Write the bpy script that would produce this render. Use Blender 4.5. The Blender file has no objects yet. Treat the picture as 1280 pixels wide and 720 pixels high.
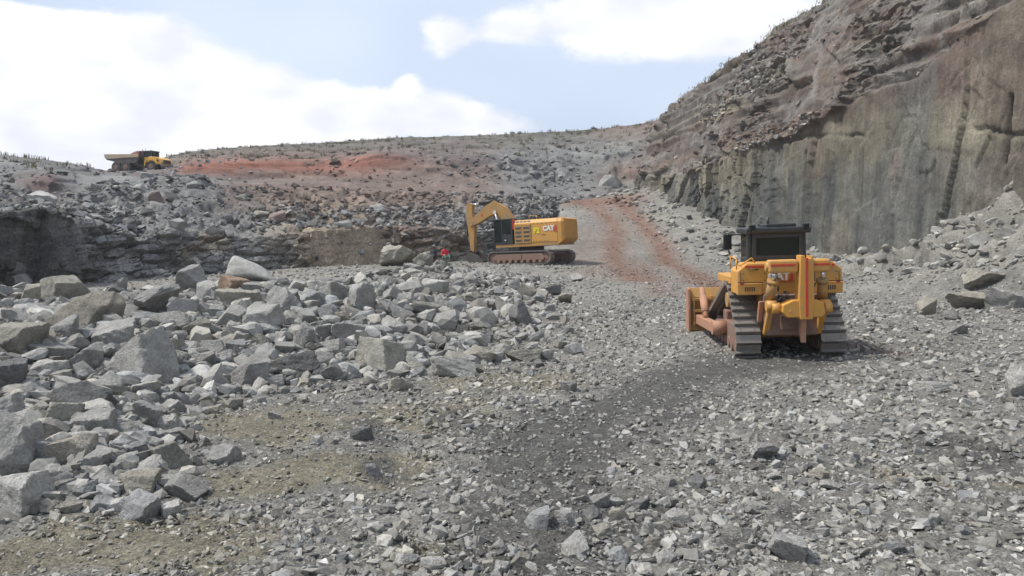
import bpy, bmesh, math, random
import numpy as np
from mathutils import Vector, Matrix, Euler
from mathutils.bvhtree import BVHTree

scene = bpy.context.scene
COL = scene.collection
R = math.radians
rng = np.random.default_rng(7)
random.seed(7)

# ------------------------------------------------------------------ camera, sky, sun, exposure
F = 967.0            # focal length in pixels of a 1280 px wide frame
PITCH = R(3.85)
CAMZ = 2.8
cam_data = bpy.data.cameras.new('camera')
cam_data.sensor_width = 36.0
cam_data.lens = 36.0 * F / 1280.0
cam_data.clip_start = 0.1
cam_data.clip_end = 3000.0
cam = bpy.data.objects.new('camera', cam_data)
COL.objects.link(cam)
cam.location = (0, 0, CAMZ)
cam.rotation_euler = (R(90) - PITCH, 0, 0)
scene.camera = cam

SUN_AZ = R(-92)      # compass angle from +Y (clockwise positive): high, from the left
SUN_EL = R(56)
world = bpy.data.worlds.new('World')
scene.world = world
world.use_nodes = True


def build_world():
    nt = world.node_tree
    nt.nodes.clear()
    N, L = nt.nodes, nt.links

    def math_(op, a, b=None, clamp=False):
        n = N.new('ShaderNodeMath'); n.operation = op; n.use_clamp = clamp
        for i, v in enumerate((a, b)):
            if v is None:
                continue
            if isinstance(v, (int, float)):
                n.inputs[i].default_value = v
            else:
                L.new(v, n.inputs[i])
        return n.outputs[0]
    out = N.new('ShaderNodeOutputWorld')
    bg = N.new('ShaderNodeBackground')
    bg.inputs['Strength'].default_value = 0.088
    sky = N.new('ShaderNodeTexSky')
    sky.sky_type = 'NISHITA'
    sky.sun_disc = False
    sky.sun_elevation = SUN_EL
    sky.sun_rotation = SUN_AZ
    sky.air_density = 0.8
    sky.dust_density = 2.2
    sky.ozone_density = 1.2
    tc = N.new('ShaderNodeTexCoord')
    D = tc.outputs['Generated']
    # clouds: noise on the sky direction, flattened, plus the cumulus banks seen over the pit
    mp = N.new('ShaderNodeMapping'); mp.inputs['Scale'].default_value = (1, 1, 1.9)
    L.new(D, mp.inputs['Vector'])
    n1 = N.new('ShaderNodeTexNoise'); n1.inputs['Scale'].default_value = 3.1
    n1.inputs['Detail'].default_value = 6; n1.inputs['Roughness'].default_value = 0.58
    L.new(mp.outputs[0], n1.inputs['Vector'])
    n2 = N.new('ShaderNodeTexNoise'); n2.inputs['Scale'].default_value = 11.0
    n2.inputs['Detail'].default_value = 5; n2.inputs['Roughness'].default_value = 0.62
    L.new(mp.outputs[0], n2.inputs['Vector'])
    dens = math_('ADD', math_('MULTIPLY', math_('SUBTRACT', n1.outputs['Fac'], 0.5), 1.2),
                 math_('MULTIPLY', math_('SUBTRACT', n2.outputs['Fac'], 0.5), 1.1))

    def blob(px, py, rx, ry, amp):
        nonlocal dens
        d = Vector(((px - 640) / F, 1.0, (295 - py) / F)).normalized()
        s = N.new('ShaderNodeVectorMath'); s.operation = 'SUBTRACT'
        L.new(D, s.inputs[0]); s.inputs[1].default_value = d
        m = N.new('ShaderNodeVectorMath'); m.operation = 'MULTIPLY'
        L.new(s.outputs[0], m.inputs[0]); m.inputs[1].default_value = (F / rx, F / rx, F / ry)
        dd = N.new('ShaderNodeVectorMath'); dd.operation = 'DOT_PRODUCT'
        L.new(m.outputs[0], dd.inputs[0]); L.new(m.outputs[0], dd.inputs[1])
        e = math_('EXPONENT', math_('MULTIPLY', dd.outputs['Value'], -0.7))
        dens = math_('ADD', dens, math_('MULTIPLY', e, amp))
    for b in ((50, 95, 140, 80, .75), (185, 50, 60, 60, .55), (300, 105, 100, 55, .65), (420, 130, 110, 36, .65), (590, 150, 110, 26, .7),
              (545, 60, 36, 32, .85), (640, 38, 22, 13, .75), (510, 104, 16, 12, .6), (760, 60, 70, 40, .45), (850, 40, 110, 40, .55), (950, 20, 90, 40, .5),
              (-150, 120, 160, 100, .6),
              (340, 5, 90, 50, -1.0), (440, 40, 75, 55, -1.0), (60, -10, 120, 22, -.5), (600, 100, 80, 26, -.55), (500, 75, 40, 25, -.5), (90, -5, 60, 18, -.6), (690, 110, 90, 45, -.5), (790, 120, 60, 30, -.6), (600, 15, 40, 20, -.2)):
        blob(*b)
    mr = N.new('ShaderNodeMapRange'); mr.interpolation_type = 'SMOOTHSTEP'
    L.new(dens, mr.inputs['Value'])
    mr.inputs['From Min'].default_value = 0.03; mr.inputs['From Max'].default_value = 0.48
    # thin high veil that washes the blue out
    n3 = N.new('ShaderNodeTexNoise'); n3.inputs['Scale'].default_value = 2.2; n3.inputs['Detail'].default_value = 2
    L.new(mp.outputs[0], n3.inputs['Vector'])
    veil = N.new('ShaderNodeMapRange'); L.new(n3.outputs['Fac'], veil.inputs['Value'])
    veil.inputs['From Min'].default_value = 0.35; veil.inputs['From Max'].default_value = 0.65
    veil.inputs['To Min'].default_value = 0.62; veil.inputs['To Max'].default_value = 0.85
    mixv = N.new('ShaderNodeMix'); mixv.data_type = 'RGBA'
    L.new(veil.outputs[0], mixv.inputs['Factor'])
    L.new(sky.outputs[0], mixv.inputs['A']); mixv.inputs['B'].default_value = (9.2, 10.4, 12.5, 1)
    # cloud colour: white with slightly greyer hearts
    n4 = N.new('ShaderNodeTexNoise'); n4.inputs['Scale'].default_value = 6.0; n4.inputs['Detail'].default_value = 3
    L.new(mp.outputs[0], n4.inputs['Vector'])
    cr = N.new('ShaderNodeMapRange'); L.new(n4.outputs['Fac'], cr.inputs['Value'])
    cr.inputs['From Min'].default_value = 0.4; cr.inputs['From Max'].default_value = 0.62
    mixc = N.new('ShaderNodeMix'); mixc.data_type = 'RGBA'
    L.new(cr.outputs[0], mixc.inputs['Factor'])
    mixc.inputs['A'].default_value = (9.4, 9.7, 10.7, 1); mixc.inputs['B'].default_value = (12.6, 12.6, 12.7, 1)
    mix = N.new('ShaderNodeMix'); mix.data_type = 'RGBA'
    L.new(mr.outputs[0], mix.inputs['Factor'])
    L.new(mixv.outputs['Result'], mix.inputs['A']); L.new(mixc.outputs['Result'], mix.inputs['B'])
    L.new(mix.outputs['Result'], bg.inputs['Color'])
    L.new(bg.outputs[0], out.inputs['Surface'])


build_world()
sun_d = bpy.data.lights.new('sun', 'SUN')
sun_d.energy = 4.0
sun_d.angle = R(5)
sun_d.color = (1.0, 0.95, 0.88)
sun = bpy.data.objects.new('sun', sun_d)
COL.objects.link(sun)
_sd = Vector((math.sin(SUN_AZ) * math.cos(SUN_EL), math.cos(SUN_AZ) * math.cos(SUN_EL), math.sin(SUN_EL)))
sun.rotation_euler = _sd.to_track_quat('Z', 'Y').to_euler()
sun.location = (0, 0, 60)
vs = scene.view_settings
vs.view_transform = 'Standard'
vs.look = 'None'
vs.gamma = 1.0
vs.use_curve_mapping = False
vs.exposure = 0.12
scene.cycles.max_bounces = 4
scene.cycles.use_adaptive_sampling = True
scene.cycles.adaptive_threshold = 0.02
scene.cycles.diffuse_bounces = 2
scene.cycles.volume_bounces = 0

# ------------------------------------------------------------------ helpers
def ray(px, py):
    """direction of a photo pixel (1280x720) with unit Y"""
    xc, yc = (px - 640) / F, (360 - py) / F
    d = np.array([xc, math.cos(PITCH) + yc * math.sin(PITCH), -math.sin(PITCH) + yc * math.cos(PITCH)])
    return d / d[1]


def pt(px, py, depth):
    return np.array([0, 0, CAMZ]) + ray(px, py) * depth


def sm(x):
    x = np.clip(x, 0, 1)
    return x * x * (3 - 2 * x)


def _hash(ix, iy, iz, seed):
    h = (ix.astype(np.int64) * 374761393 + iy.astype(np.int64) * 668265263 + iz.astype(np.int64) * 2147483647 + seed * 1274126177) & 0xFFFFFFFF
    h = ((h ^ (h >> 13)) * 1274126177) & 0xFFFFFFFF
    h = ((h ^ (h >> 16)) * 2246822519) & 0xFFFFFFFF
    return ((h ^ (h >> 15)) & 0xFFFFFF) / float(0xFFFFFF)


def vnoise(x, y, z, seed=0):
    """value noise -1..1"""
    x, y, z = np.broadcast_arrays(np.asarray(x, float), np.asarray(y, float), np.asarray(z, float))
    ix, iy, iz = np.floor(x), np.floor(y), np.floor(z)
    fx, fy, fz = x - ix, y - iy, z - iz
    fx, fy, fz = (f * f * f * (f * (f * 6 - 15) + 10) for f in (fx, fy, fz))
    ix, iy, iz = ix.astype(np.int64), iy.astype(np.int64), iz.astype(np.int64)
    r = 0
    for a in (0, 1):
        for b in (0, 1):
            for c in (0, 1):
                w = (fx if a else 1 - fx) * (fy if b else 1 - fy) * (fz if c else 1 - fz)
                r = r + w * _hash(ix + a, iy + b, iz + c, seed)
    return r * 2 - 1


def fbm(x, y, z, octaves=4, seed=0, gain=0.5):
    r, a, t = 0, 1.0, 0
    for o in range(octaves):
        r = r + a * vnoise(x * 2 ** o + 3.1 * o, y * 2 ** o + 1.7 * o, z * 2 ** o + 5.3 * o, seed + o)
        t += a
        a *= gain
    return r / t


def cell2(u, v, seed=0, jit=0.8):
    """2-D Voronoi on a jittered grid: F1, F2, id hash, second id hash, offset to the cell point"""
    u, v = np.broadcast_arrays(np.asarray(u, float), np.asarray(v, float))
    iu, iv = np.floor(u), np.floor(v)
    f1 = np.full(u.shape, 9.0); f2 = np.full(u.shape, 9.0)
    i1 = np.zeros(u.shape); i2 = np.zeros(u.shape); du = np.zeros(u.shape); dv = np.zeros(u.shape)
    zero = np.zeros(u.shape)
    for a in (-1, 0, 1):
        for b in (-1, 0, 1):
            cu, cv = iu + a, iv + b
            h1, h2 = _hash(cu, cv, zero, seed), _hash(cu, cv, zero + 1, seed)
            pu, pv = cu + .5 + (h1 - .5) * jit, cv + .5 + (h2 - .5) * jit
            d = np.maximum(np.abs(u - pu), np.abs(v - pv)) * .6 + .4 * np.hypot(u - pu, v - pv)
            near = d < f1
            f2 = np.where(near, f1, np.minimum(f2, d))
            i1 = np.where(near, _hash(cu, cv, zero + 2, seed), i1)
            i2 = np.where(near, _hash(cu, cv, zero + 3, seed), i2)
            du = np.where(near, u - pu, du); dv = np.where(near, v - pv, dv)
            f1 = np.where(near, d, f1)
    return f1, f2, i1, i2, du, dv


def lin(r, g, b):
    def f(c):
        c /= 255.0
        return c / 12.92 if c <= 0.04045 else ((c + 0.055) / 1.055) ** 2.4
    return np.array([f(r), f(g), f(b)])


def tag(o, label=None, cat=None, group=None, kind=None):
    for k, v in (('label', label), ('category', cat), ('group', group), ('kind', kind)):
        if v:
            o[k] = v
    return o


def np_mesh(name, V, faces_flat, nper, cols=None, mat=None, smooth=True):
    """fast mesh from numpy: V (n,3); faces_flat int array; nper = verts per face"""
    me = bpy.data.meshes.new(name)
    nf = len(faces_flat) // nper
    me.vertices.add(len(V)); me.loops.add(len(faces_flat)); me.polygons.add(nf)
    me.vertices.foreach_set('co', np.ascontiguousarray(V, np.float32).ravel())
    me.loops.foreach_set('vertex_index', np.ascontiguousarray(faces_flat, np.int32))
    me.polygons.foreach_set('loop_start', np.arange(0, nf * nper, nper, dtype=np.int32))
    me.polygons.foreach_set('use_smooth', np.full(nf, smooth))
    if cols is not None:
        at = me.color_attributes.new('Col', 'FLOAT_COLOR', 'POINT')
        c4 = np.ones((len(V), 4), np.float32); c4[:, :3] = cols
        at.data.foreach_set('color', c4.ravel())
    me.update(calc_edges=True)
    me.validate()
    if mat:
        me.materials.append(mat)
    return me


def link(name, me, parent=None):
    o = bpy.data.objects.new(name, me)
    COL.objects.link(o)
    if parent is not None:
        o.parent = parent
    return o


# ------------------------------------------------------------------ materials
def new_mat(name):
    m = bpy.data.materials.new(name)
    m.use_nodes = True
    nt = m.node_tree
    b = nt.nodes['Principled BSDF']
    return m, nt, b


def noise_node(nt, scale, detail=5, rough=0.55, vec=None, stretch=None):
    n = nt.nodes.new('ShaderNodeTexNoise')
    n.inputs['Scale'].default_value = scale
    n.inputs['Detail'].default_value = detail
    n.inputs['Roughness'].default_value = rough
    if vec is not None:
        if stretch:
            mp = nt.nodes.new('ShaderNodeMapping'); mp.inputs['Scale'].default_value = stretch
            nt.links.new(vec, mp.inputs['Vector']); vec = mp.outputs[0]
        nt.links.new(vec, n.inputs['Vector'])
    return n


def mul_rgb(nt, a, fac_socket, lo, hi, fmin=0.3, fmax=0.7):
    mr = nt.nodes.new('ShaderNodeMapRange')
    nt.links.new(fac_socket, mr.inputs['Value'])
    mr.inputs['From Min'].default_value = fmin; mr.inputs['From Max'].default_value = fmax
    mr.inputs['To Min'].default_value = lo; mr.inputs['To Max'].default_value = hi
    mx = nt.nodes.new('ShaderNodeMix'); mx.data_type = 'RGBA'; mx.blend_type = 'MULTIPLY'
    mx.inputs['Factor'].default_value = 1.0
    nt.links.new(a, mx.inputs['A'])
    nt.links.new(mr.outputs[0], mx.inputs['B'])
    return mx.outputs['Result']


def rock_material(name, source, scales, streak=False, bump=0.6, bump_dist=0.04, rough=0.92):
    """rock whose base colour comes from the stone (vertex colour or object colour), mottled and rough"""
    m, nt, b = new_mat(name)
    geo = nt.nodes.new('ShaderNodeNewGeometry')
    tc = nt.nodes.new('ShaderNodeTexCoord')
    vec = tc.outputs['Object'] if source == 'object' else geo.outputs['Position']
    if source == 'object':
        oi = nt.nodes.new('ShaderNodeObjectInfo'); c = oi.outputs['Color']
        vec = geo.outputs['Position']
    else:
        a = nt.nodes.new('ShaderNodeVertexColor'); a.layer_name = 'Col'; c = a.outputs['Color']
    for sc, lo, hi in scales:
        n = noise_node(nt, sc, 3, 0.62, vec)
        c = mul_rgb(nt, c, n.outputs['Fac'], lo, hi)
    if streak:
        n = noise_node(nt, 1.0, 3, 0.6, vec, (2.2, 2.2, 0.12))
        c = mul_rgb(nt, c, n.outputs['Fac'], 0.78, 1.16)
    nt.links.new(c, b.inputs['Base Color'])
    b.inputs['Roughness'].default_value = rough
    b.inputs['Specular IOR Level'].default_value = 0.25
    nb = noise_node(nt, scales[-1][0] * 1.1, 4, 0.7, vec)
    bp = nt.nodes.new('ShaderNodeBump')
    bp.inputs['Strength'].default_value = bump; bp.inputs['Distance'].default_value = bump_dist
    nt.links.new(nb.outputs['Fac'], bp.inputs['Height'])
    nt.links.new(bp.outputs['Normal'], b.inputs['Normal'])
    return m


M = {}
M['ground'] = rock_material('crushed_stone_ground', 'vertex', ((1.3, .8, 1.2), (9, .7, 1.3), (32, .45, 1.6)), bump=1.0, bump_dist=0.05)
M['wall'] = rock_material('quarry_wall_rock', 'vertex', ((0.35, .85, 1.15), (1.6, .82, 1.18), (7, .72, 1.22)), streak=True, bump=0.55, bump_dist=0.12)
M['bench'] = rock_material('bench_rock', 'vertex', ((0.4, .85, 1.15), (2.0, .75, 1.2), (8, .65, 1.3)), bump=0.7, bump_dist=0.12)
M['rubble'] = rock_material('rubble_stone', 'vertex', ((5, .82, 1.15), (26, .75, 1.2)), bump=0.7, bump_dist=0.02)
M['boulder'] = rock_material('boulder_stone', 'object', ((1.1, .76, 1.18), (5, .80, 1.18), (24, .74, 1.2)), bump=1.0, bump_dist=0.06)


def paint(name, rgb, rough=0.45, dirt=(0.20, 0.17, 0.13), amount=0.5, metal=0.0, scale=1.6):
    m, nt, b = new_mat(name)
    tc = nt.nodes.new('ShaderNodeTexCoord')
    n = noise_node(nt, scale, 8, 0.65, tc.outputs['Object'])
    mr = nt.nodes.new('ShaderNodeMapRange'); nt.links.new(n.outputs['Fac'], mr.inputs['Value'])
    mr.inputs['From Min'].default_value = 0.42; mr.inputs['From Max'].default_value = 0.75
    mr.inputs['To Max'].default_value = amount
    mr.inputs['To Min'].default_value = amount * 0.12
    mx = nt.nodes.new('ShaderNodeMix'); mx.data_type = 'RGBA'
    nt.links.new(mr.outputs[0], mx.inputs['Factor'])
    mx.inputs['A'].default_value = (*rgb, 1); mx.inputs['B'].default_value = (*dirt, 1)
    nt.links.new(mx.outputs['Result'], b.inputs['Base Color'])
    b.inputs['Roughness'].default_value = rough
    b.inputs['Metallic'].default_value = metal
    n2 = noise_node(nt, 22, 4, 0.6, tc.outputs['Object'])
    bp = nt.nodes.new('ShaderNodeBump'); bp.inputs['Strength'].default_value = 0.15; bp.inputs['Distance'].default_value = 0.01
    nt.links.new(n2.outputs['Fac'], bp.inputs['Height']); nt.links.new(bp.outputs['Normal'], b.inputs['Normal'])
    return m


M['yellow'] = paint('machine_yellow', (0.61, 0.288, 0.034), 0.55, dirt=(0.30, 0.24, 0.17), amount=0.6, scale=2.4)
M['yellow_dirty'] = paint('machine_yellow_dirty', (0.44, 0.235, 0.055), 0.7, amount=0.8)
M['worn_orange'] = paint('worn_orange_steel', (0.42, 0.20, 0.11), 0.7, dirt=(0.22, 0.17, 0.14), amount=0.8)
M['black'] = paint('black_paint', (0.018, 0.019, 0.022), 0.45, dirt=(0.10, 0.10, 0.09), amount=0.35)
M['rubber'] = paint('black_rubber', (0.02, 0.02, 0.02), 0.85, dirt=(0.16, 0.13, 0.11), amount=0.6)
M['steel'] = paint('track_steel', (0.21, 0.195, 0.175), 0.5, dirt=(0.25, 0.22, 0.19), amount=0.7, metal=0.35, scale=5)
M['dark_steel'] = paint('dark_steel', (0.05, 0.045, 0.04), 0.6, dirt=(0.13, 0.11, 0.09), amount=0.6)
M['rust_mud'] = paint('mud_caked_steel', (0.20, 0.115, 0.085), 0.85, dirt=(0.22, 0.17, 0.14), amount=0.6)
M['chrome'] = paint('chrome_rod', (0.75, 0.75, 0.75), 0.15, amount=0.1, metal=0.9)
M['red'] = paint('red_stripe', (0.55, 0.03, 0.015), 0.5, amount=0.25)
M['white'] = paint('white_lettering', (0.78, 0.76, 0.74), 0.5, amount=0.15)
M['sign_yellow'] = paint('number_yellow', (0.75, 0.68, 0.02), 0.5, amount=0.1)
M['cream'] = paint('cream_body', (0.42, 0.32, 0.20), 0.6, amount=0.5)
M['truck_yellow'] = paint('truck_yellow', (0.66, 0.36, 0.04), 0.5, amount=0.4)
M['red_earth'] = paint('red_earth_load', (0.20, 0.085, 0.055), 0.95, dirt=(0.16, 0.10, 0.08), amount=0.8)
M['grass'] = paint('dry_grass_blades', (0.10, 0.10, 0.045), 0.8, dirt=(0.20, 0.16, 0.09), amount=0.9, scale=0.8)
M['shrub'] = paint('shrub_leaves', (0.045, 0.06, 0.025), 0.8, dirt=(0.09, 0.09, 0.05), amount=0.8)
M['bark'] = paint('shrub_stem', (0.08, 0.06, 0.045), 0.9)
M['cloth_red'] = paint('red_jacket', (0.62, 0.02, 0.05), 0.85, amount=0.15)
M['cloth_dark'] = paint('dark_work_clothes', (0.018, 0.028, 0.035), 0.85, amount=0.25)
M['cloth_green'] = paint('green_trousers', (0.06, 0.22, 0.17), 0.85, amount=0.3)
M['skin'] = paint('skin', (0.13, 0.07, 0.045), 0.55, amount=0.05)
M['hair'] = paint('black_hair', (0.012, 0.01, 0.009), 0.7, amount=0.1)
M['cap'] = paint('grey_cap', (0.20, 0.23, 0.24), 0.8, amount=0.2)


def glass_mat():
    m, nt, b = new_mat('tinted_glass')
    b.inputs['Base Color'].default_value = (0.035, 0.05, 0.045, 1)
    b.inputs['Roughness'].default_value = 0.06
    b.inputs['Transmission Weight'].default_value = 0.55
    b.inputs['IOR'].default_value = 1.3
    return m


M['glass'] = glass_mat()

# ------------------------------------------------------------------ the pit: floor, right-hand wall, left benches and the hill behind
WALL_LINE = np.array([(31, -14), (29, 0), (27, 15), (25.5, 28), (24.8, 37.5), (24.4, 42), (24, 47.5), (23.4, 54), (22, 62.6),
                      (20.1, 74.8), (18.9, 82.9), (17.7, 91), (15.9, 103)], float)
PILE = np.array([(-34, 4), (-9, 5.5), (-5.0, 7.4), (-4.1, 7.6), (-3.3, 8.5), (-4.3, 10.6), (-4.9, 13.3), (-3.4, 14.6), (-0.6, 15.7), (0.9, 22),
                 (1.8, 34), (2.6, 44), (-3, 50), (-10, 44), (-20, 38), (-34, 33)], float)


def poly_sd(x, y, P):
    """positive inside the polygon: distance to its edge"""
    d = np.full(np.shape(x), 1e9)
    inside = np.zeros(np.shape(x), bool)
    n = len(P)
    for i in range(n):
        ax, ay = P[i]; bx, by = P[(i + 1) % n]
        ex, ey = bx - ax, by - ay
        t = np.clip(((x - ax) * ex + (y - ay) * ey) / (ex * ex + ey * ey), 0, 1)
        d = np.minimum(d, np.hypot(x - ax - t * ex, y - ay - t * ey))
        c = (ay > y) != (by > y)
        with np.errstate(divide='ignore', invalid='ignore'):
            xi = (bx - ax) * (y - ay) / (by - ay if by != ay else 1e-9) + ax
        inside ^= c & (x < xi)
    return np.where(inside, d, -d)


def H0(x, y):
    x, y = np.asarray(x, float), np.asarray(y, float)
    z = 0.5 * sm((y - 34) / 30)
    z = z + sm((x - 1) / 5) * np.clip(y - 64, 0, 33) * 0.205
    z = z + 0.035 * np.clip(x - 2.5, 0, 30) * sm((40 - y) / 20)
    xw = np.interp(y, WALL_LINE[:, 1], WALL_LINE[:, 0])
    t = np.clip((x - (xw - 9.5)) / 9.5, 0, 1.1)
    wy = np.interp(y, [-10, 20, 30, 36, 42, 47, 55, 66, 100], [1, 1, 1, 1.0, .72, .30, .22, .3, .35])
    wy = wy * (1 + .25 * fbm(x * .3, y * .3, 6, 3, 77))
    z = z + (4.6 * t ** 1.5) * wy
    sd = poly_sd(x, y, PILE)
    z = z + .92 * sm((sd + .3) / 6.5) * (1 - .75 * sm((y - 17) / 9) * sm((-5 - x) / 5))
    # low berm of rubble in front of the excavator and a small ridge at the lower right
    z = z + 0.30 * np.exp(-((y - 54) / 2.4) ** 2) * sm((x + 8) / 4) * sm((6 - x) / 3)
    z = z + 0.22 * np.exp(-((y - 9.3 - (x - 5.9) * -0.55) / .5) ** 2) * sm((x - 4.6) / 1.2)
    return z


def talus_blocks(X, Y):
    xw = np.interp(Y, WALL_LINE[:, 1], WALL_LINE[:, 0])
    tal = sm((X - xw + 8.5) / 4) * sm((60 - Y) / 15)
    _f, _g, t1, t2, tu, tv = cell2(X / 1.5 + .4 * fbm(X * .4, Y * .4, 0, 2, 43), Y / 1.7, 44, .9)
    _f, _g, t3, _t, _u, _v = cell2(X / .6, Y / .6, 45, .9)
    return tal, t1, tal * ((t1 - .4) * .95 + (t2 - .5) * tu * .7 + (t3 - .5) * .32)


def H(x, y):
    x, y = np.asarray(x, float), np.asarray(y, float)
    z = H0(x, y) + talus_blocks(x, y)[2]
    k = sm((poly_sd(x, y, PILE) + 1) / 5)
    z = z + (.10 + .22 * k) * fbm(x * .22, y * .22, 0, 3, 11) + (.05 + .10 * k) * fbm(x * .9, y * .9, 0, 3, 12)
    return z


def gauss_px(x, y, px, py, rx, ry):
    c = ground_px(px, py)
    return np.exp(-(((x - c[0]) / rx) ** 2 + ((y - c[1]) / ry) ** 2))


def ground_px(px, py, f=H0):
    r = ray(px, py)
    ys = np.linspace(3, 110, 2600)
    z = CAMZ + r[2] * ys
    h = f(r[0] * ys, ys)
    i = int(np.argmax(z < h)) if (z < h).any() else len(ys) - 1
    return np.array([r[0] * ys[i], ys[i], h[i]])


def line_dist(x, y, pts):
    W = np.array([ground_px(*p)[:2] for p in pts])
    d = np.full(np.shape(x), 1e9)
    for i in range(len(W) - 1):
        ax, ay = W[i]; e = W[i + 1] - W[i]
        t = np.clip(((x - ax) * e[0] + (y - ay) * e[1]) / (e @ e), 0, 1)
        d = np.minimum(d, np.hypot(x - ax - t * e[0], (y - ay - t * e[1]) * .8))
    return d


def floor_color(x, y):
    """albedo of the crushed stone: grey, with dark damp fines, olive dirt and rust-red haul tracks"""
    n = fbm(x * .35, y * .35, 2.2, 4, 31)[..., None]
    base = (np.array([.195, .188, .170]) + np.array([.015, .014, .01]) * sm((y - 22) / 22)[..., None]) * (1 + .28 * n)
    olive = np.array([.190, .174, .130]); dark = np.array([.088, .086, .080]); red = np.array([.175, .104, .075])
    tan = np.array([.25, .215, .15])
    ragged = fbm(x * 1.6, y * 1.3, 7.7, 4, 34, .65)
    wob = .6 + .8 * (fbm(x * .7, y * .7, 7.7, 3, 33) * .5 + .5)

    def put(c, w):
        nonlocal base
        w = sm((w * 1.2 + .8 * ragged - .36) / .55)[..., None]
        base = base * (1 - w) + c * w
    for a in ((340, 530, 1.6, 1.4), (440, 590, 1.1, .8), (300, 610, .9, .6), (120, 690, 2, .5), (520, 520, 1.6, 1.2), (560, 690, .8, .4), (250, 660, 1.2, .5), (640, 480, 1.8, 1.4)):
        put(olive, 1.08 * gauss_px(x, y, *a))
    # a swath of dark damp fines, churned up along the line the machines drive
    for pts, w, k in (([(670, 715), (700, 640), (680, 570), (720, 535), (800, 505), (860, 468), (930, 455), (1010, 448)], 1.2, 1.0),
                      ([(880, 700), (930, 690), (985, 640)], .5, .8), ([(1120, 545), (1180, 562), (1280, 592)], .35, 1.0), ([(470, 600), (480, 560), (455, 530)], .35, .7),
                      ([(800, 660), (840, 610)], .4, .6), ([(560, 520), (640, 560), (690, 560)], .5, .7)):
        d = line_dist(x, y, pts)
        fine_ = fbm(x * 3.1, y * 2.6, 3.3, 4, 35, .7)
        w_ = (sm((np.exp(-(d / w) ** 2) * 1.2 * k + .55 * ragged + .45 * fine_ - .42) / .5) * .85)[..., None]
        base = base * (1 - w_) + dark * (1 + .3 * fine_[..., None]) * w_
    for a in ((1250, 612, .8, .3), (1110, 600, .6, .4)):
        put(tan, .6 * gauss_px(x, y, *a))
    # rust-red tracks coming down the ramp
    for pts, w, k in (([(718, 250), (750, 262), (770, 285), (768, 305), (770, 330), (790, 350)], 1.1, 1.0),
                      ([(770, 250), (800, 275), (825, 305), (850, 335), (890, 358), (930, 370)], 1.0, 1.1),
                      ([(700, 251), (740, 252), (785, 250)], 2.2, 1.1), ([(735, 285), (730, 320), (745, 345)], 1.3, .4),
                      ([(800, 330), (830, 370)], .8, .6), ([(1060, 430), (1110, 440)], .5, .8)):
        d = line_dist(x, y, pts)
        w_ = np.clip(.85 * k * np.exp(-(d / (w * 1.15)) ** 2) * sm((y - 14) / 6) * (.55 + .9 * (ragged * .5 + .5)), 0, 1)[..., None]
        base = base * (1 - w_) + red * w_
    return np.clip(base, .02, .6)


def grid_faces(nr, nc):
    i = np.arange(nr * nc).reshape(nr, nc)
    return np.stack([i[:-1, :-1], i[:-1, 1:], i[1:, 1:], i[1:, :-1]], -1).reshape(-1)


def build_floor():
    # polar rows: fine near the viewer, coarse far away, and reaching behind the camera
    ang = np.linspace(R(-100), R(100), 560)
    ang = np.sign(ang) * R(100) * (np.abs(ang) / R(100)) ** 1.25
    rad = np.concatenate([np.linspace(0.3, 3.5, 10), np.geomspace(3.7, 66, 330), np.linspace(66.5, 125, 60)])
    Rr, A = np.meshgrid(rad, ang, indexing='ij')
    X, Y = Rr * np.sin(A), Rr * np.cos(A) - 0.2
    Z = H(X, Y)
    near = 1 / (1 + Rr / 25)
    _f1, _f2, i1, _i2, _du, _dv = cell2(X * 5.5, Y * 5.5, 41, .95)
    tal, t1, _ = talus_blocks(X, Y)
    Z = Z + near * (.05 * (i1 - .4)) + .018 * near * fbm(X * 9, Y * 9, 0, 3, 42)
    Cc = floor_color(X, Y)
    Cc = Cc * (1 - tal[..., None]) + tal[..., None] * np.array([.195, .186, .165]) * (1 + .6 * (t1 - .5) + .3 * fbm(X * .5, Y * .5, 9, 3, 46))[..., None]
    V = np.stack([X, Y, Z], -1).reshape(-1, 3)
    f = grid_faces(*X.shape).reshape(-1, 4)[:, ::-1].reshape(-1)
    me = np_mesh('pit_floor', V, f, 4, Cc.reshape(-1, 3), M['ground'])
    me.polygons.foreach_set('use_smooth', (tal[:-1, :-1] < .35).ravel())
    tag(link('pit_floor', me), 'crushed grey stone floor of the quarry pit with red haul tracks', kind='structure')
    return V, f


FLOOR_V, FLOOR_F = build_floor()


def sheet(stations, cols_at, rows_seg):
    """stations: (ns, npts, 3) control points; cols_at: station position of each column; rows_seg: rows in each segment.
    Returns P (nr,nc,3), S (col parameter), T (row parameter = control index)"""
    St = np.asarray(stations, float)
    ns, npt = St.shape[:2]
    t = np.concatenate([np.linspace(k, k + 1, n, endpoint=False) for k, n in enumerate(rows_seg)] + [[npt - 1 - 1e-6]])
    s = np.clip(cols_at, 0, ns - 1 - 1e-6)
    i, fi = np.floor(s).astype(int), s - np.floor(s)
    cols = St[i] * (1 - fi)[:, None, None] + St[i + 1] * fi[:, None, None]      # (nc,npt,3)
    j, fj = np.floor(t).astype(int), t - np.floor(t)
    P = cols[:, j] * (1 - fj)[None, :, None] + cols[:, j + 1] * fj[None, :, None]
    P = P.transpose(1, 0, 2)
    return P, np.broadcast_to(s[None, :], P.shape[:2]), np.broadcast_to(t[:, None], P.shape[:2])


def blur_rows(P, n):
    for _ in range(n):
        Q = P.copy()
        Q[1:-1] = (P[:-2] + 2 * P[1:-1] + P[2:]) / 4
        Q[:, 1:-1] = (Q[:, :-2] + 2 * Q[:, 1:-1] + Q[:, 2:]) / 4
        P = Q
    return P


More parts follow.
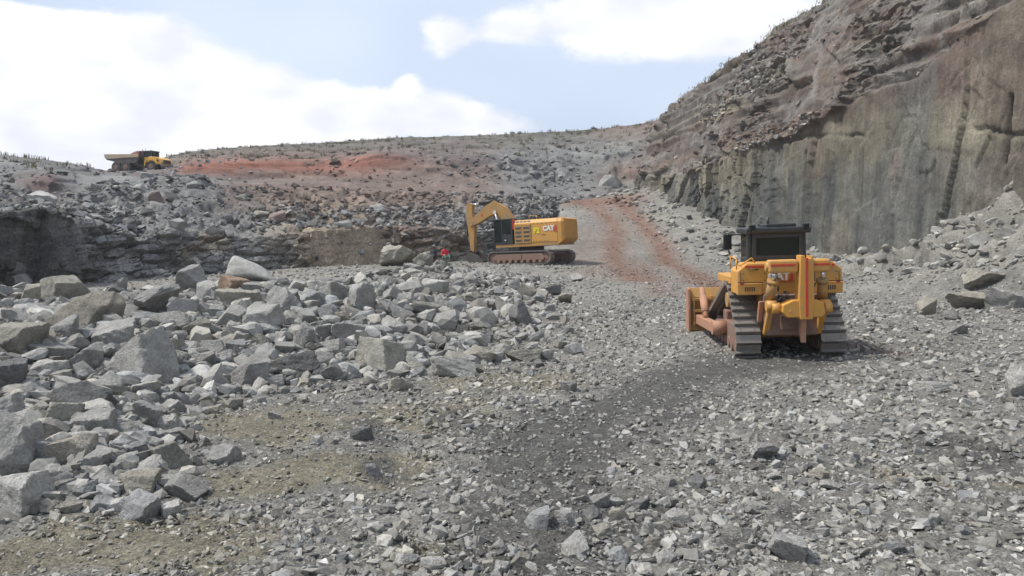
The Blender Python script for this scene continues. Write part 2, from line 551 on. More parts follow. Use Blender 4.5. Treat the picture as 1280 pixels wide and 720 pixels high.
def sheet_normals(P):
    gs = np.gradient(P, axis=1); gt = np.gradient(P, axis=0)
    n = np.cross(gs, gt)
    n /= np.linalg.norm(n, axis=-1, keepdims=True) + 1e-9
    # face the pit (towards the camera side)
    toc = np.array([0, 10, 30.0]) - P
    return n * (1 if (n * toc).sum(-1).mean() > 0 else -1)


def table(keys, rows, s, t):
    """bilinear colour table: rows (ns, nt, 3)"""
    A = np.asarray(rows, float)
    s = np.clip(s, 0, A.shape[0] - 1 - 1e-6); t = np.clip(t, 0, A.shape[1] - 1 - 1e-6)
    i, j = np.floor(s).astype(int), np.floor(t).astype(int)
    fs, ft = sm(s - i)[..., None], sm(t - j)[..., None]
    return (A[i, j] * (1 - fs) + A[i + 1, j] * fs) * (1 - ft) + (A[i, j + 1] * (1 - fs) + A[i + 1, j + 1] * fs) * ft


# ---- left benches and the hill behind, measured column by column (photo x: list of (photo y, metres away))
BACK = [
    (-400, [(400, 33), (255, 34.5), (230, 45), (225, 80), (205, 90), (190, 100)]),
    (-150, [(395, 35), (257, 36.5), (226, 50), (222, 80), (200, 90), (188, 100)]),
    (0,    [(390, 38), (264, 39.5), (232, 55), (228, 75), (205, 86), (192, 95)]),
    (60,   [(390, 40), (258, 41.5), (250, 55), (224, 59), (212, 82), (200, 95)]),
    (100,  [(390, 42), (270, 44), (242, 58), (226, 70), (215, 92), (205, 105)]),
    (140,  [(385, 44), (284, 46.5), (228, 66), (216, 96), (215.5, 122), (215, 130)]),
    (170,  [(382, 46), (300, 48.5), (226, 68), (215, 99), (214, 123), (207, 140)]),
    (200,  [(378, 47), (288, 50), (224, 70), (214, 102), (213, 124), (197, 150)]),
    (235,  [(372, 49), (294, 52), (224, 71), (217, 104), (202, 112), (189, 155)]),
    (300,  [(366, 52), (296, 55), (233, 76), (222, 105), (199, 112), (183, 155)]),
    (400,  [(358, 58), (287, 60.5), (236, 84), (220, 105), (200, 111), (178, 155)]),
    (500,  [(352, 65), (285, 67.5), (241, 88), (217, 105), (192, 111), (171, 155)]),
    (600,  [(350, 71), (289, 74), (244, 88), (222, 105), (196, 111), (168, 155)]),
    (660,  [(345, 77), (280, 80), (244, 92), (225, 106), (198, 113), (165, 155)]),
    (720,  [(292, 91), (262, 94), (247, 99), (228, 108), (198, 116), (162, 155)]),
    (780,  [(288, 95), (254, 98), (245, 102), (222, 110), (190, 118), (156, 150)]),
    (840,  [(285, 97), (252, 100), (232, 104), (208, 110), (176, 118), (146, 138)]),
    (930,  [(285, 99), (252, 102), (236, 106), (212, 112), (180, 120), (142, 142)]),
]


def build_back():
    st = []
    for x, rows in BACK:
        c = [pt(x, y, d) for y, d in rows]
        e = c[-1].copy(); k = (rows[-1][1] + 70) / rows[-1][1]
        e[:2] *= k; e[2] -= 2.0
        st.append(c + [e])
    xs = np.array([b[0] for b in BACK], float)
    cols_px = np.concatenate([np.linspace(-400, 0, 70, endpoint=False), np.linspace(0, 850, 560, endpoint=False), np.linspace(850, 930, 20)])
    s = np.interp(cols_px, xs, np.arange(len(xs)))
    P, S, T = sheet(st, s, [72, 92, 22, 34, 36, 8])
    PX = np.broadcast_to(cols_px[None, :], P.shape[:2])
    B = blur_rows(P, 2)
    n = sheet_normals(blur_rows(P, 6))
    u = np.concatenate([[0], np.cumsum(np.hypot(*np.diff(B[40, :, :2], axis=0).T))])[None, :] * np.ones_like(S)
    z = B[..., 2]
    x, y = B[..., 0], B[..., 1]
    face = sm(T / .12) * sm((1.05 - T) / .12)                      # the cut face
    heap = sm((T - .95) / .15) * sm((2.1 - T) / .2)
    upper = sm((T - 1.9) / .2) * sm((5.05 - T) / .3)
    # left: sheer dark slabs; middle: thin horizontal strata; right: tan cut
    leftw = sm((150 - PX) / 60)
    w1 = fbm(u * .25, z * .25, 1, 3, 5)
    _, _, a1, a2, du, dv = cell2(u / 4.6 + w1 * .4, z / 2.1 + w1 * .2, 1, .8)
    f1, f2, b1, b2, _, _ = cell2(u / 1.5 + w1, z / .42 + w1 * .8, 2, .9)
    _, _, c1, _, _, _ = cell2(u / .55, z / .22, 3, .9)
    _, _, d1, d2, ddu, _ = cell2(u / 1.5, z / 6.5, 4, .8)
    strata = (a1 - .5) * 1.1 + (b1 - .45) * .75 + (c1 - .5) * .22 - .25 * (f2 - f1 < .07)
    slabs = (d1 - .5) * 1.2 + (a2 - .5) * .7 + (c1 - .5) * .10 + (d2 - .5) * ddu * .5 + (b1 - .5) * .35 * sm((1.5 - z) / 1.5)
    cut = sm((PX - 378) / 14) * sm((486 - PX) / 14)
    slabs2 = (d1 - .5) * .14 + .12 * fbm(u * .8, z * .8, 3, 3, 22) + (c1 - .5) * .08
    D = face * ((strata * (1 - leftw) + slabs * leftw) * (1 - cut) + slabs2 * cut)
    # loose heap above the face: blocky rubble
    _, _, e1, e2, eu, ev = cell2(u / 1.3 + w1 * .5, (z * 1.2 + y * .35) / 1.0, 6, .95)
    _, _, g1, _, _, _ = cell2(u / .55, (z * 1.2 + y * .35) / .42, 7, .95)
    D = D + heap * ((e1 - .4) * .7 + (e2 - .5) * eu * .5 + (g1 - .5) * .25 + .55 * (np.abs(((z + .4 * w1) / .9) % 1 - .5) - .25) + .9 * fbm(u * .12, y * .12, 0, 3, 8))
    _, _, h1, h2, hu, _ = cell2(u / 2.4 + w1, z / .8, 9, .9)
    D = D + upper * ((h1 - .45) * 1.15 + .5 * (np.abs(((z + .5 * w1) / 1.1) % 1 - .5) - .25) + .45 * fbm(u * .5, z * .9, y * .1, 4, 10) + .9 * fbm(u * .06, z * .1, 3, 3, 13)) * sm((T - 1.9) / .5)
    D = D + .08 * fbm(u * 2, z * 2.2, y * .5, 3, 14)
    D = np.where(T > 4.6, D * .4 + .35 * fbm(u * .35, y * .2, 0, 4, 15), D)
    D3 = D[..., None]
    hw = np.clip(heap + upper, 0, 1)
    D = D * (1 - hw) + blur_rows(D3, 2)[..., 0] * hw
    D = np.where(T > 1.9, D * (1 - .55 * sm((np.abs(n[..., 2]) - .75) / .2)), D)
    V = B + n * D[..., None]
    # albedo
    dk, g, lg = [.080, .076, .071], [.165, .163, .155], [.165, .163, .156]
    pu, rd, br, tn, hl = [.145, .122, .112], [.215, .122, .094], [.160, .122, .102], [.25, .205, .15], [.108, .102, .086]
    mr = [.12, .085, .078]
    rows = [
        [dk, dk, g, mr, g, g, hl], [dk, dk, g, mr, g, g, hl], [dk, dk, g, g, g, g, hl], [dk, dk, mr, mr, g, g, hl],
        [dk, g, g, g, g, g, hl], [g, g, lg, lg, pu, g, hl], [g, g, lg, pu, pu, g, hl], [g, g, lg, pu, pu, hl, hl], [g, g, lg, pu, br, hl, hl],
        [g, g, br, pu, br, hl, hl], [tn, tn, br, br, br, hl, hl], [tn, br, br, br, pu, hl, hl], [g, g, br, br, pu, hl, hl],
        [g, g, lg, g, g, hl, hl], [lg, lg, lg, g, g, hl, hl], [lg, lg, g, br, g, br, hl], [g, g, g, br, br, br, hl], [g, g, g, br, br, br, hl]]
    tj = T + .22 * fbm(u * .10, z * .3, 0, 4, 16)
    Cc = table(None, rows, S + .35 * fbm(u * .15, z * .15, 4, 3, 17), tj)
    # a thin, bright red layer above the upper bench
    wr = np.exp(-((tj - 3.55) / .40) ** 2) * sm((PX - 208) / 22) * sm((560 - PX) / 110) * (.85 + .4 * fbm(u * .08, 0, 9, 3, 18))
    wr = np.clip(wr * 1.15, 0, 1)[..., None]
    Cc = Cc * (1 - wr * .9) + np.array([.225, .092, .062]) * wr * .92
    var = fbm(u * .35, z * .8, y * .1, 4, 19)
    Cc = Cc * (1 + .35 * var[..., None])
    Cc = Cc * (1 + (.5 * (b1 - .5) * face + .45 * (e1 - .5) * heap + .3 * (h1 - .5) * upper)[..., None])
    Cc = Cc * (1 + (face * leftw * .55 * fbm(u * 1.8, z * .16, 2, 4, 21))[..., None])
    ct = (cut * face * sm((T - .25) / .2))[..., None] * .8
    Cc = Cc * (1 - ct) + np.array([.235, .19, .14]) * (1 + .4 * fbm(u * 1.2, z * .25, 5, 3, 23))[..., None] * ct
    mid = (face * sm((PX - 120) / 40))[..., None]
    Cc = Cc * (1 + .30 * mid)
    # pale calcite/tan faces and rust staining
    blot = sm((fbm(u * .3, z * .45, 8, 3, 20) - .25) / .2) * face * sm((PX - 150) / 100)
    Cc = Cc * (1 - .6 * blot[..., None]) + np.array(tn) * .6 * blot[..., None]
    Vf = V.reshape(-1, 3)
    f = grid_faces(*S.shape)
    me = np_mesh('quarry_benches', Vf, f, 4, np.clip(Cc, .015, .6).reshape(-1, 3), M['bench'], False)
    tag(link('quarry_benches', me), 'layered rock benches and scrub-topped hill behind the pit', kind='structure')
    return V, T, PX, f, n


BACK_V, BACK_T, BACK_PX, BACK_F, BACK_N = build_back()


def build_wall():
    L = WALL_LINE[::-1]                                  # far to near
    L = np.vstack([[(46, 118), (28, 113), (18.5, 108.5)], L])
    d = np.gradient(L, axis=0)
    nrm = np.stack([-d[:, 1], d[:, 0]], -1)
    nrm /= np.linalg.norm(nrm, axis=1, keepdims=True)     # outward, away from the pit
    nrm[:3] = [(.2, 1), (.5, .85), (.8, .6)]
    nrm[nrm[:, 0] < 0] *= -1
    st = []
    for (X, Y), nv in zip(L, nrm):
        gz = float(H0(min(X, 16), Y)) - 1.2 if Y > 60 else -1.0
        ztop = np.interp(Y, [30, 64, 72, 90, 104, 108, 113, 118], [23.5, 22.6, 22.3, 21.1, 19.6, 18.6, 17.5, 17])
        zs = np.interp(Y, [36, 41, 46, 52, 62, 70, 83, 95, 108], [15.5, 14.2, 12.2, 12.8, 10.4, 11.2, 9.4, 10, 11.5])
        st.append([(X, Y, gz), (X + nv[0] * .3, Y + nv[1] * .3, zs),
                   (X + nv[0] * .45, Y + nv[1] * .45, zs + .9), (X + nv[0] * 2.0, Y + nv[1] * 2.0, zs + (ztop - zs) * .5),
                   (X + nv[0] * 5, Y + nv[1] * 5, ztop), (X + nv[0] * 45, Y + nv[1] * 45, ztop + 1)])
    # columns: dense where the photograph sees them
    kx = []
    for i in range(len(L) - 1):
        k = int([8, 8, 14, 26, 40, 55, 60, 62, 56, 60, 62, 60, 40, 24, 10][i])
        kx += list(np.linspace(i, i + 1, k, endpoint=False))
    kx.append(len(L) - 1)
    P, S, T = sheet(st, np.array(kx), [118, 22, 50, 66, 8])
    B = blur_rows(P, 2)
    n = sheet_normals(blur_rows(P, 8))
    u = np.concatenate([[0], np.cumsum(np.linalg.norm(np.diff(B[60, :, :2], axis=0), axis=1))])[None, :] * np.ones_like(S)
    x, y, z = B[..., 0], B[..., 1], B[..., 2]
    low = sm((1.08 - T) / .12)
    up = 1 - low
    w1 = fbm(u * .12, z * .12, 0, 3, 51)
    _, _, a1, a2, du, dv = cell2(u / 6.0 + w1 * .5, z / 9 + .3, 52, .8)         # big sheer panels
    f1, f2, b1, b2, bu, bv = cell2(u / 2.4 + w1, z / 3.2 + w1, 53, .9)
    _, _, c1, c2, cu, cv = cell2(u / .8 + w1, z / .9, 54, .9)
    # the far third of the sheer face is broken into blocky buttresses
    broken = sm((y - 62) / 14)
    groove = np.exp(-((((u + .12 * fbm(z * .2, 0, 1, 2, 99)) / 1.25) % 1 - .5) / .05) ** 2) * sm(fbm(u * .1, z * .1, 9, 2, 98) * 3 + .4)
    _, _, v1, v2, vu, vv = cell2(u / 2.1 + w1 * .3, z / 13 + .2, 88, .85)
    D = low * ((a1 - .5) * .18 + (v1 - .5) * .34 + (v2 - .5) * vu * .3 + (b1 - .5) * (.05 + .75 * broken) + (c1 - .5) * (.06 + .35 * broken) + .22 * fbm(u * .35, z * .12, 0, 4, 55) - .07 * groove)
    D = D - low * .07 * sm((b2 - .88) / .05) * (f2 - f1 < .10) * sm((z - 3) / 2)   # open joints
    # upper weathered bench: ledges
    zz = z + .9 * fbm(u * .08, 0, 3, 3, 56)
    led = (np.abs(((zz / 1.9) % 1) - .5) * 2)
    _, _, e1, e2, eu, ev = cell2(u / 4.2 + w1, zz / 2.6, 57, .85)
    _, _, g1, g2, gu, gv = cell2(u / .9, zz / .55, 58, .9)
    _, _, j1, _, _, _ = cell2(u / 1.1 + w1, zz / .34, 97, .9)
    rough = .28 + .9 * sm((fbm(u * .13, z * .2, 21, 3, 90) - .02) / .25)
    D = D + up * ((e1 - .45) * .8 + (e2 - .5) * eu * .8 + (np.abs(((zz / 1.3) % 1) - .5) - .25) * .9 * sm(fbm(u * .1, z * .1, 31, 2, 89) * 3 + .6) + (j1 - .5) * .26 * rough + (g1 - .5) * rough * (.12 + .4 * sm((fbm(u * .15, z * .15, 5, 3, 59) + .1) / .3)) + .35 * fbm(u * .25, z * .3, 0, 3, 60))
    D = D * np.where(T > 4.05, .3, 1)
    kb = sm((T - .93) / .06) * sm((2.1 - T) / .4)
    D = D * (1 - kb) + blur_rows(D[..., None], 2)[..., 0] * kb
    # named fissures of the photograph: long vertical cracks in the sheer face
    for (cx, cy, wid, z0, z1, dep) in ((24.72, 39.3, .13, 6.2, 10.0, 1.0), (23.5, 53, .06, 1, 9, .3), (24.1, 46, .05, 0, 8, .15), (22.4, 60, .10, 2, 9.5, .5), (24.9, 36.5, .07, 5.5, 8.5, .5)):
        k = int(np.argmin(np.hypot(B[60, :, 0] - cx, B[60, :, 1] - cy)))
        uu = u[0, k] + .10 * fbm(z * .9, 0, cx, 3, 61)
        D = D - dep * np.exp(-((u - uu) / wid) ** 2) * sm((z - z0) / .4) * sm((z1 - z) / .4)
    # diagonal parting that climbs through the face
    for (u0, z0, sl, dep) in ((24.4, 8.6, .10, .28),):
        k = int(np.argmin(np.abs(B[60, :, 0] - u0)))
        zl = z0 + (u - u[0, k]) * -sl + .5 * fbm(u * .4, 0, 7, 3, 62)
        D = D - low * dep * np.exp(-((z - zl) / .12) ** 2) * sm(fbm(u * .2, 0, z0, 2, 63) * 3 + .6)
    D = D + .05 * fbm(u * 1.6, z * 1.6, 0, 4, 64)
    V = B + n * D[..., None]
    # albedo by height: grey-green sheer rock, rust cap, olive and grey ledges, red-brown weathered top, soil
    gg, dkk, ol, rb, gy, so, tn = ([.175, .174, .150], [.082, .086, .084], [.205, .190, .142], [.166, .128, .107], [.205, .195, .178], [.175, .145, .12], [.22, .20, .155])
    keyz = np.array([-3, 2, 6.0, 8.6, 10.2, 11.6, 13.8, 16.0, 18.0, 20, 22.5, 27])
    colz = np.array([gg, gg, gg, ol, tn, rb, rb, ol, gy, rb, so, so])
    zc = z + 1.7 * fbm(u * .09, z * .12, 2, 4, 65) + (e1 - .5) * 1.6 * up
    Cc = np.stack([np.interp(zc, keyz, colz[:, i]) for i in range(3)], -1)

    def put(c, w):
        nonlocal Cc
        w = np.clip(w, 0, 1)[..., None]
        Cc = Cc * (1 - w) + np.array(c) * w
    # vertical water stains, dark damp zone, weathered red skins
    put(dkk, low * .9 * sm((fbm(u * .55, z * .05, 1, 4, 66) - .02) / .28) * sm((9.5 - z) / 3))
    put([.125, .132, .125], low * .6 * sm((fbm(u * .22, z * .10, 3, 3, 67) - .0) / .3))
    put(tn, low * .55 * sm((fbm(u * .3, z * .10, 6, 3, 68) - .12) / .25))
    put(rb, up * .85 * sm((fbm(u * .16, z * .16, 8, 3, 69) - .05) / .2))
    put(gy, up * .75 * sm((fbm(u * .2, z * .4, 11, 4, 70) - .10) / .2))
    put(gy, up * .45 * sm(np.sin(zz * 2.1 + fbm(u * .1, 0, 2, 2, 87)) * 1.5 + .2))
    put([.120, .105, .10], up * .5 * sm(np.sin(zz * 3.7 + 1.3 + fbm(u * .12, 0, 5, 2, 86) * 1.5) * 2.5 - 1.2))
    put(rb, low * .45 * sm((fbm(u * .2, z * .22, 15, 3, 85) - .12) / .2) * sm((z - 4) / 4))
    put([.26, .25, .23], up * .6 * sm((c1 - .82) / .05) * sm((fbm(u * .3, z * .3, 13, 3, 71)) / .2))
    Cc = Cc * (1 + .30 * fbm(u * .9, z * .7, 0, 4, 72)[..., None])
    Cc = Cc * (1 + (.22 * (a1 - .5) * low + .30 * (e1 - .5) * up + .22 * (b1 - .5) * broken)[..., None])
    f = grid_faces(*S.shape)
    me = np_mesh('quarry_wall', V.reshape(-1, 3), f, 4, np.clip(Cc * .80, .015, .6).reshape(-1, 3), M['wall'])
    fl = ((T[:-1, :-1] < 1.0) & (broken[:-1, :-1] < .3) | (T[:-1, :-1] > 1.0) & (rough[:-1, :-1] < .5)).ravel()
    me.polygons.foreach_set('use_smooth', fl)
    tag(link('quarry_wall', me), 'sheer grey quarry wall with rust-brown weathered bench above', kind='structure')
    return V, T, f, n


WALL_V, WALL_T, WALL_F, WALL_N = build_wall()

# ---- ground sheet out to the horizon, far below and behind, so nothing ends in mid-air
def build_country():
    bm = bmesh.new()
    n = 48
    ring = []
    for r, z in ((0.1, -6), (60, -6), (230, -3), (600, 6), (2400, 10)):
        ring.append([bm.verts.new((r * math.cos(2 * math.pi * k / n), 40 + r * math.sin(2 * math.pi * k / n), z)) for k in range(n)])
    for a, b in zip(ring, ring[1:]):
        for k in range(n):
            bm.faces.new((a[k], a[(k + 1) % n], b[(k + 1) % n], b[k]))
    me = bpy.data.meshes.new('surrounding_ground')
    bm.to_mesh(me); bm.free()
    me.materials.append(paint('veld_soil', (0.12, 0.11, 0.07), 0.95, amount=.6, scale=.02))
    tag(link('surrounding_ground', me), 'scrub land around the quarry', kind='structure')


build_country()

_all_v = np.concatenate([FLOOR_V, BACK_V.reshape(-1, 3), WALL_V.reshape(-1, 3)])
_off1, _off2 = len(FLOOR_V), len(FLOOR_V) + BACK_V.reshape(-1, 3).shape[0]
_all_f = np.concatenate([FLOOR_F.reshape(-1, 4), BACK_F.reshape(-1, 4) + _off1, WALL_F.reshape(-1, 4) + _off2])
TERRAIN = BVHTree.FromPolygons(_all_v.tolist(), _all_f.tolist())


def hit_px(px, py):
    """first terrain point behind a photo pixel"""
    r = ray(px, py)
    loc, nor, _, _ = TERRAIN.ray_cast(Vector((0, 0, CAMZ)), Vector(r).normalized())
    return loc


def drop(x, y, z0=60):
    loc, nor, _, _ = TERRAIN.ray_cast(Vector((x, y, z0)), Vector((0, 0, -1)))
    return loc.z if loc else 0.0

# ------------------------------------------------------------------ stones
def ico(sub):
    bm = bmesh.new()
    bmesh.ops.create_icosphere(bm, subdivisions=sub, radius=1.0)
    bm.verts.ensure_lookup_table()
    V = np.array([v.co[:] for v in bm.verts]); Fc = np.array([[v.index for v in f.verts] for f in bm.faces])
    bm.free()
    return V / np.linalg.norm(V, axis=1, keepdims=True), Fc


ICO = {k: ico(k) for k in (2, 4, 5)}


def rock_verts(seed, sub, slabby=0.5, rough=0.05, rounded=False):
    """angular blasted block: a box cut by random planes, edges chipped, faces slightly uneven"""
    g = np.random.default_rng(seed)
    D, Fc = ICO[sub]
    N_, K = [], []
    jit = .30
    for ax in range(3):
        for s in (-1, 1):
            v = np.zeros(3); v[ax] = s
            v = v + g.normal(0, jit, 3); v /= np.linalg.norm(v)
            N_.append(v); K.append(g.uniform(.62, .8))
    for _ in range(int(g.integers(4, 8))):
        v = g.normal(0, 1, 3); v /= np.linalg.norm(v)
        N_.append(v); K.append(g.uniform(.66, .95))
    N_, K = np.array(N_), np.array(K)
    dots = D @ N_.T
    r = np.where(dots > .05, K / np.maximum(dots, .05), 9)
    p = 9 if rounded else 60
    rr = (r ** -p).sum(1) ** (-1 / p)
    o = seed * 7.13
    n1 = fbm(D[:, 0] * 2.1 + o, D[:, 1] * 2.1, D[:, 2] * 2.1, 3, 80)
    n2 = fbm(D[:, 0] * 7 + o, D[:, 1] * 7, D[:, 2] * 7, 3, 81)
    # stepped chips: faces break along a bedding direction
    bed = g.normal(0, 1, 3); bed /= np.linalg.norm(bed)
    q = ((D * rr[:, None]) @ bed) * 6 + n1 * 1.0
    step = (np.floor(q) % 2) * .025
    rr = rr * (1 + rough * n1 * 1.3 + rough * .5 * n2 + (0 if rounded else step))
    V = D * rr[:, None]
    V -= (V.max(0) + V.min(0)) / 2
    V /= (V.max(0) - V.min(0))
    return V, Fc


def rock_mesh(name, V, Fc, mat, sharp=32):
    me = np_mesh(name, V, Fc.reshape(-1), 3, None, mat, True)
    me.set_sharp_from_angle(angle=R(sharp))
    return me


TONES = {'grey': (.325, .318, .298), 'pale': (.415, .405, .375), 'tan': (.345, .322, .27), 'dark': (.20, .198, .192), 'orange': (.36, .26, .185),
         'olive': (.315, .302, .258), 'red': (.25, .19, .165), 'blue': (.305, .306, .300)}
TONE_WORD = {'grey': 'grey', 'pale': 'pale grey', 'tan': 'tan', 'dark': 'dark grey', 'orange': 'orange-brown', 'olive': 'olive-grey', 'red': 'reddish', 'blue': 'blue-grey'}
placed = []           # (px, py, w, h, name) of every boulder that has a place in the photograph


def put_boulder(px, py, w, h, tone, label, seed, group, sub=4, tilt=(0, 0, 0), rounded=False, nm='boulder', depth_k=.85, mesh=None, embed=.30, rough=0):
    """px,py = centre in the photo, w,h = size there; it stands on the terrain behind its lower edge"""
    c = hit_px(px, min(py + h * .40, 719))
    if c is None:
        return None
    dist = c.y
    if mesh is None:
        w, h = w * 1.1, h * 1.1
    W = w * dist / F
    Hh = h * dist / F
    dep = max(.65 * W, min(1.15 * W, 1.3 * Hh)) * depth_k / .85
    x, y = c.x * (1 + .4 * dep / dist), c.y + dep * .42
    if mesh is None:
        V, Fc = rock_verts(seed, sub, rounded=rounded, rough=rough or (.03 if rounded else .05))
        E = np.array(Euler((random.uniform(-.3, .3) + tilt[0], random.uniform(-.3, .3) + tilt[1], random.uniform(0, 6.28))).to_matrix())
        V = V * np.array([1.0, .9, .8]) @ E.T
        V -= (V.max(0) + V.min(0)) / 2
        V = V / (V.max(0) - V.min(0)) * np.array([W, dep, Hh * 1.12])
        if tilt[2]:
            V[:, 2] += V[:, 0] * tilt[2]
        me = rock_mesh(nm, V, Fc, M['boulder'])
        o = link(nm, me)
    else:
        o = link(nm, mesh)
        o.scale = (W, dep, Hh * 1.12)
        o.rotation_euler = (random.uniform(-.25, .25), random.uniform(-.25, .25), random.choice((0, math.pi)) + random.uniform(-.3, .3))
    # keep its visible centre where the photograph has it
    zc = CAMZ + ray(px, py)[2] * y
    gz = c.z if y > 40 else float(H(x, y))
    zc = min(max(zc, gz + Hh * (.5 - embed) * .6), gz + Hh * .56)
    o.location = (x, y, zc)
    j = random.uniform(.88, 1.12)
    t = TONES[tone]
    o.color = (t[0] * j, t[1] * j, t[2] * j, 1)
    tag(o, label, 'boulder' if w > 24 else 'rock', group)
    placed.append((px, py, w, h, label))
    return o


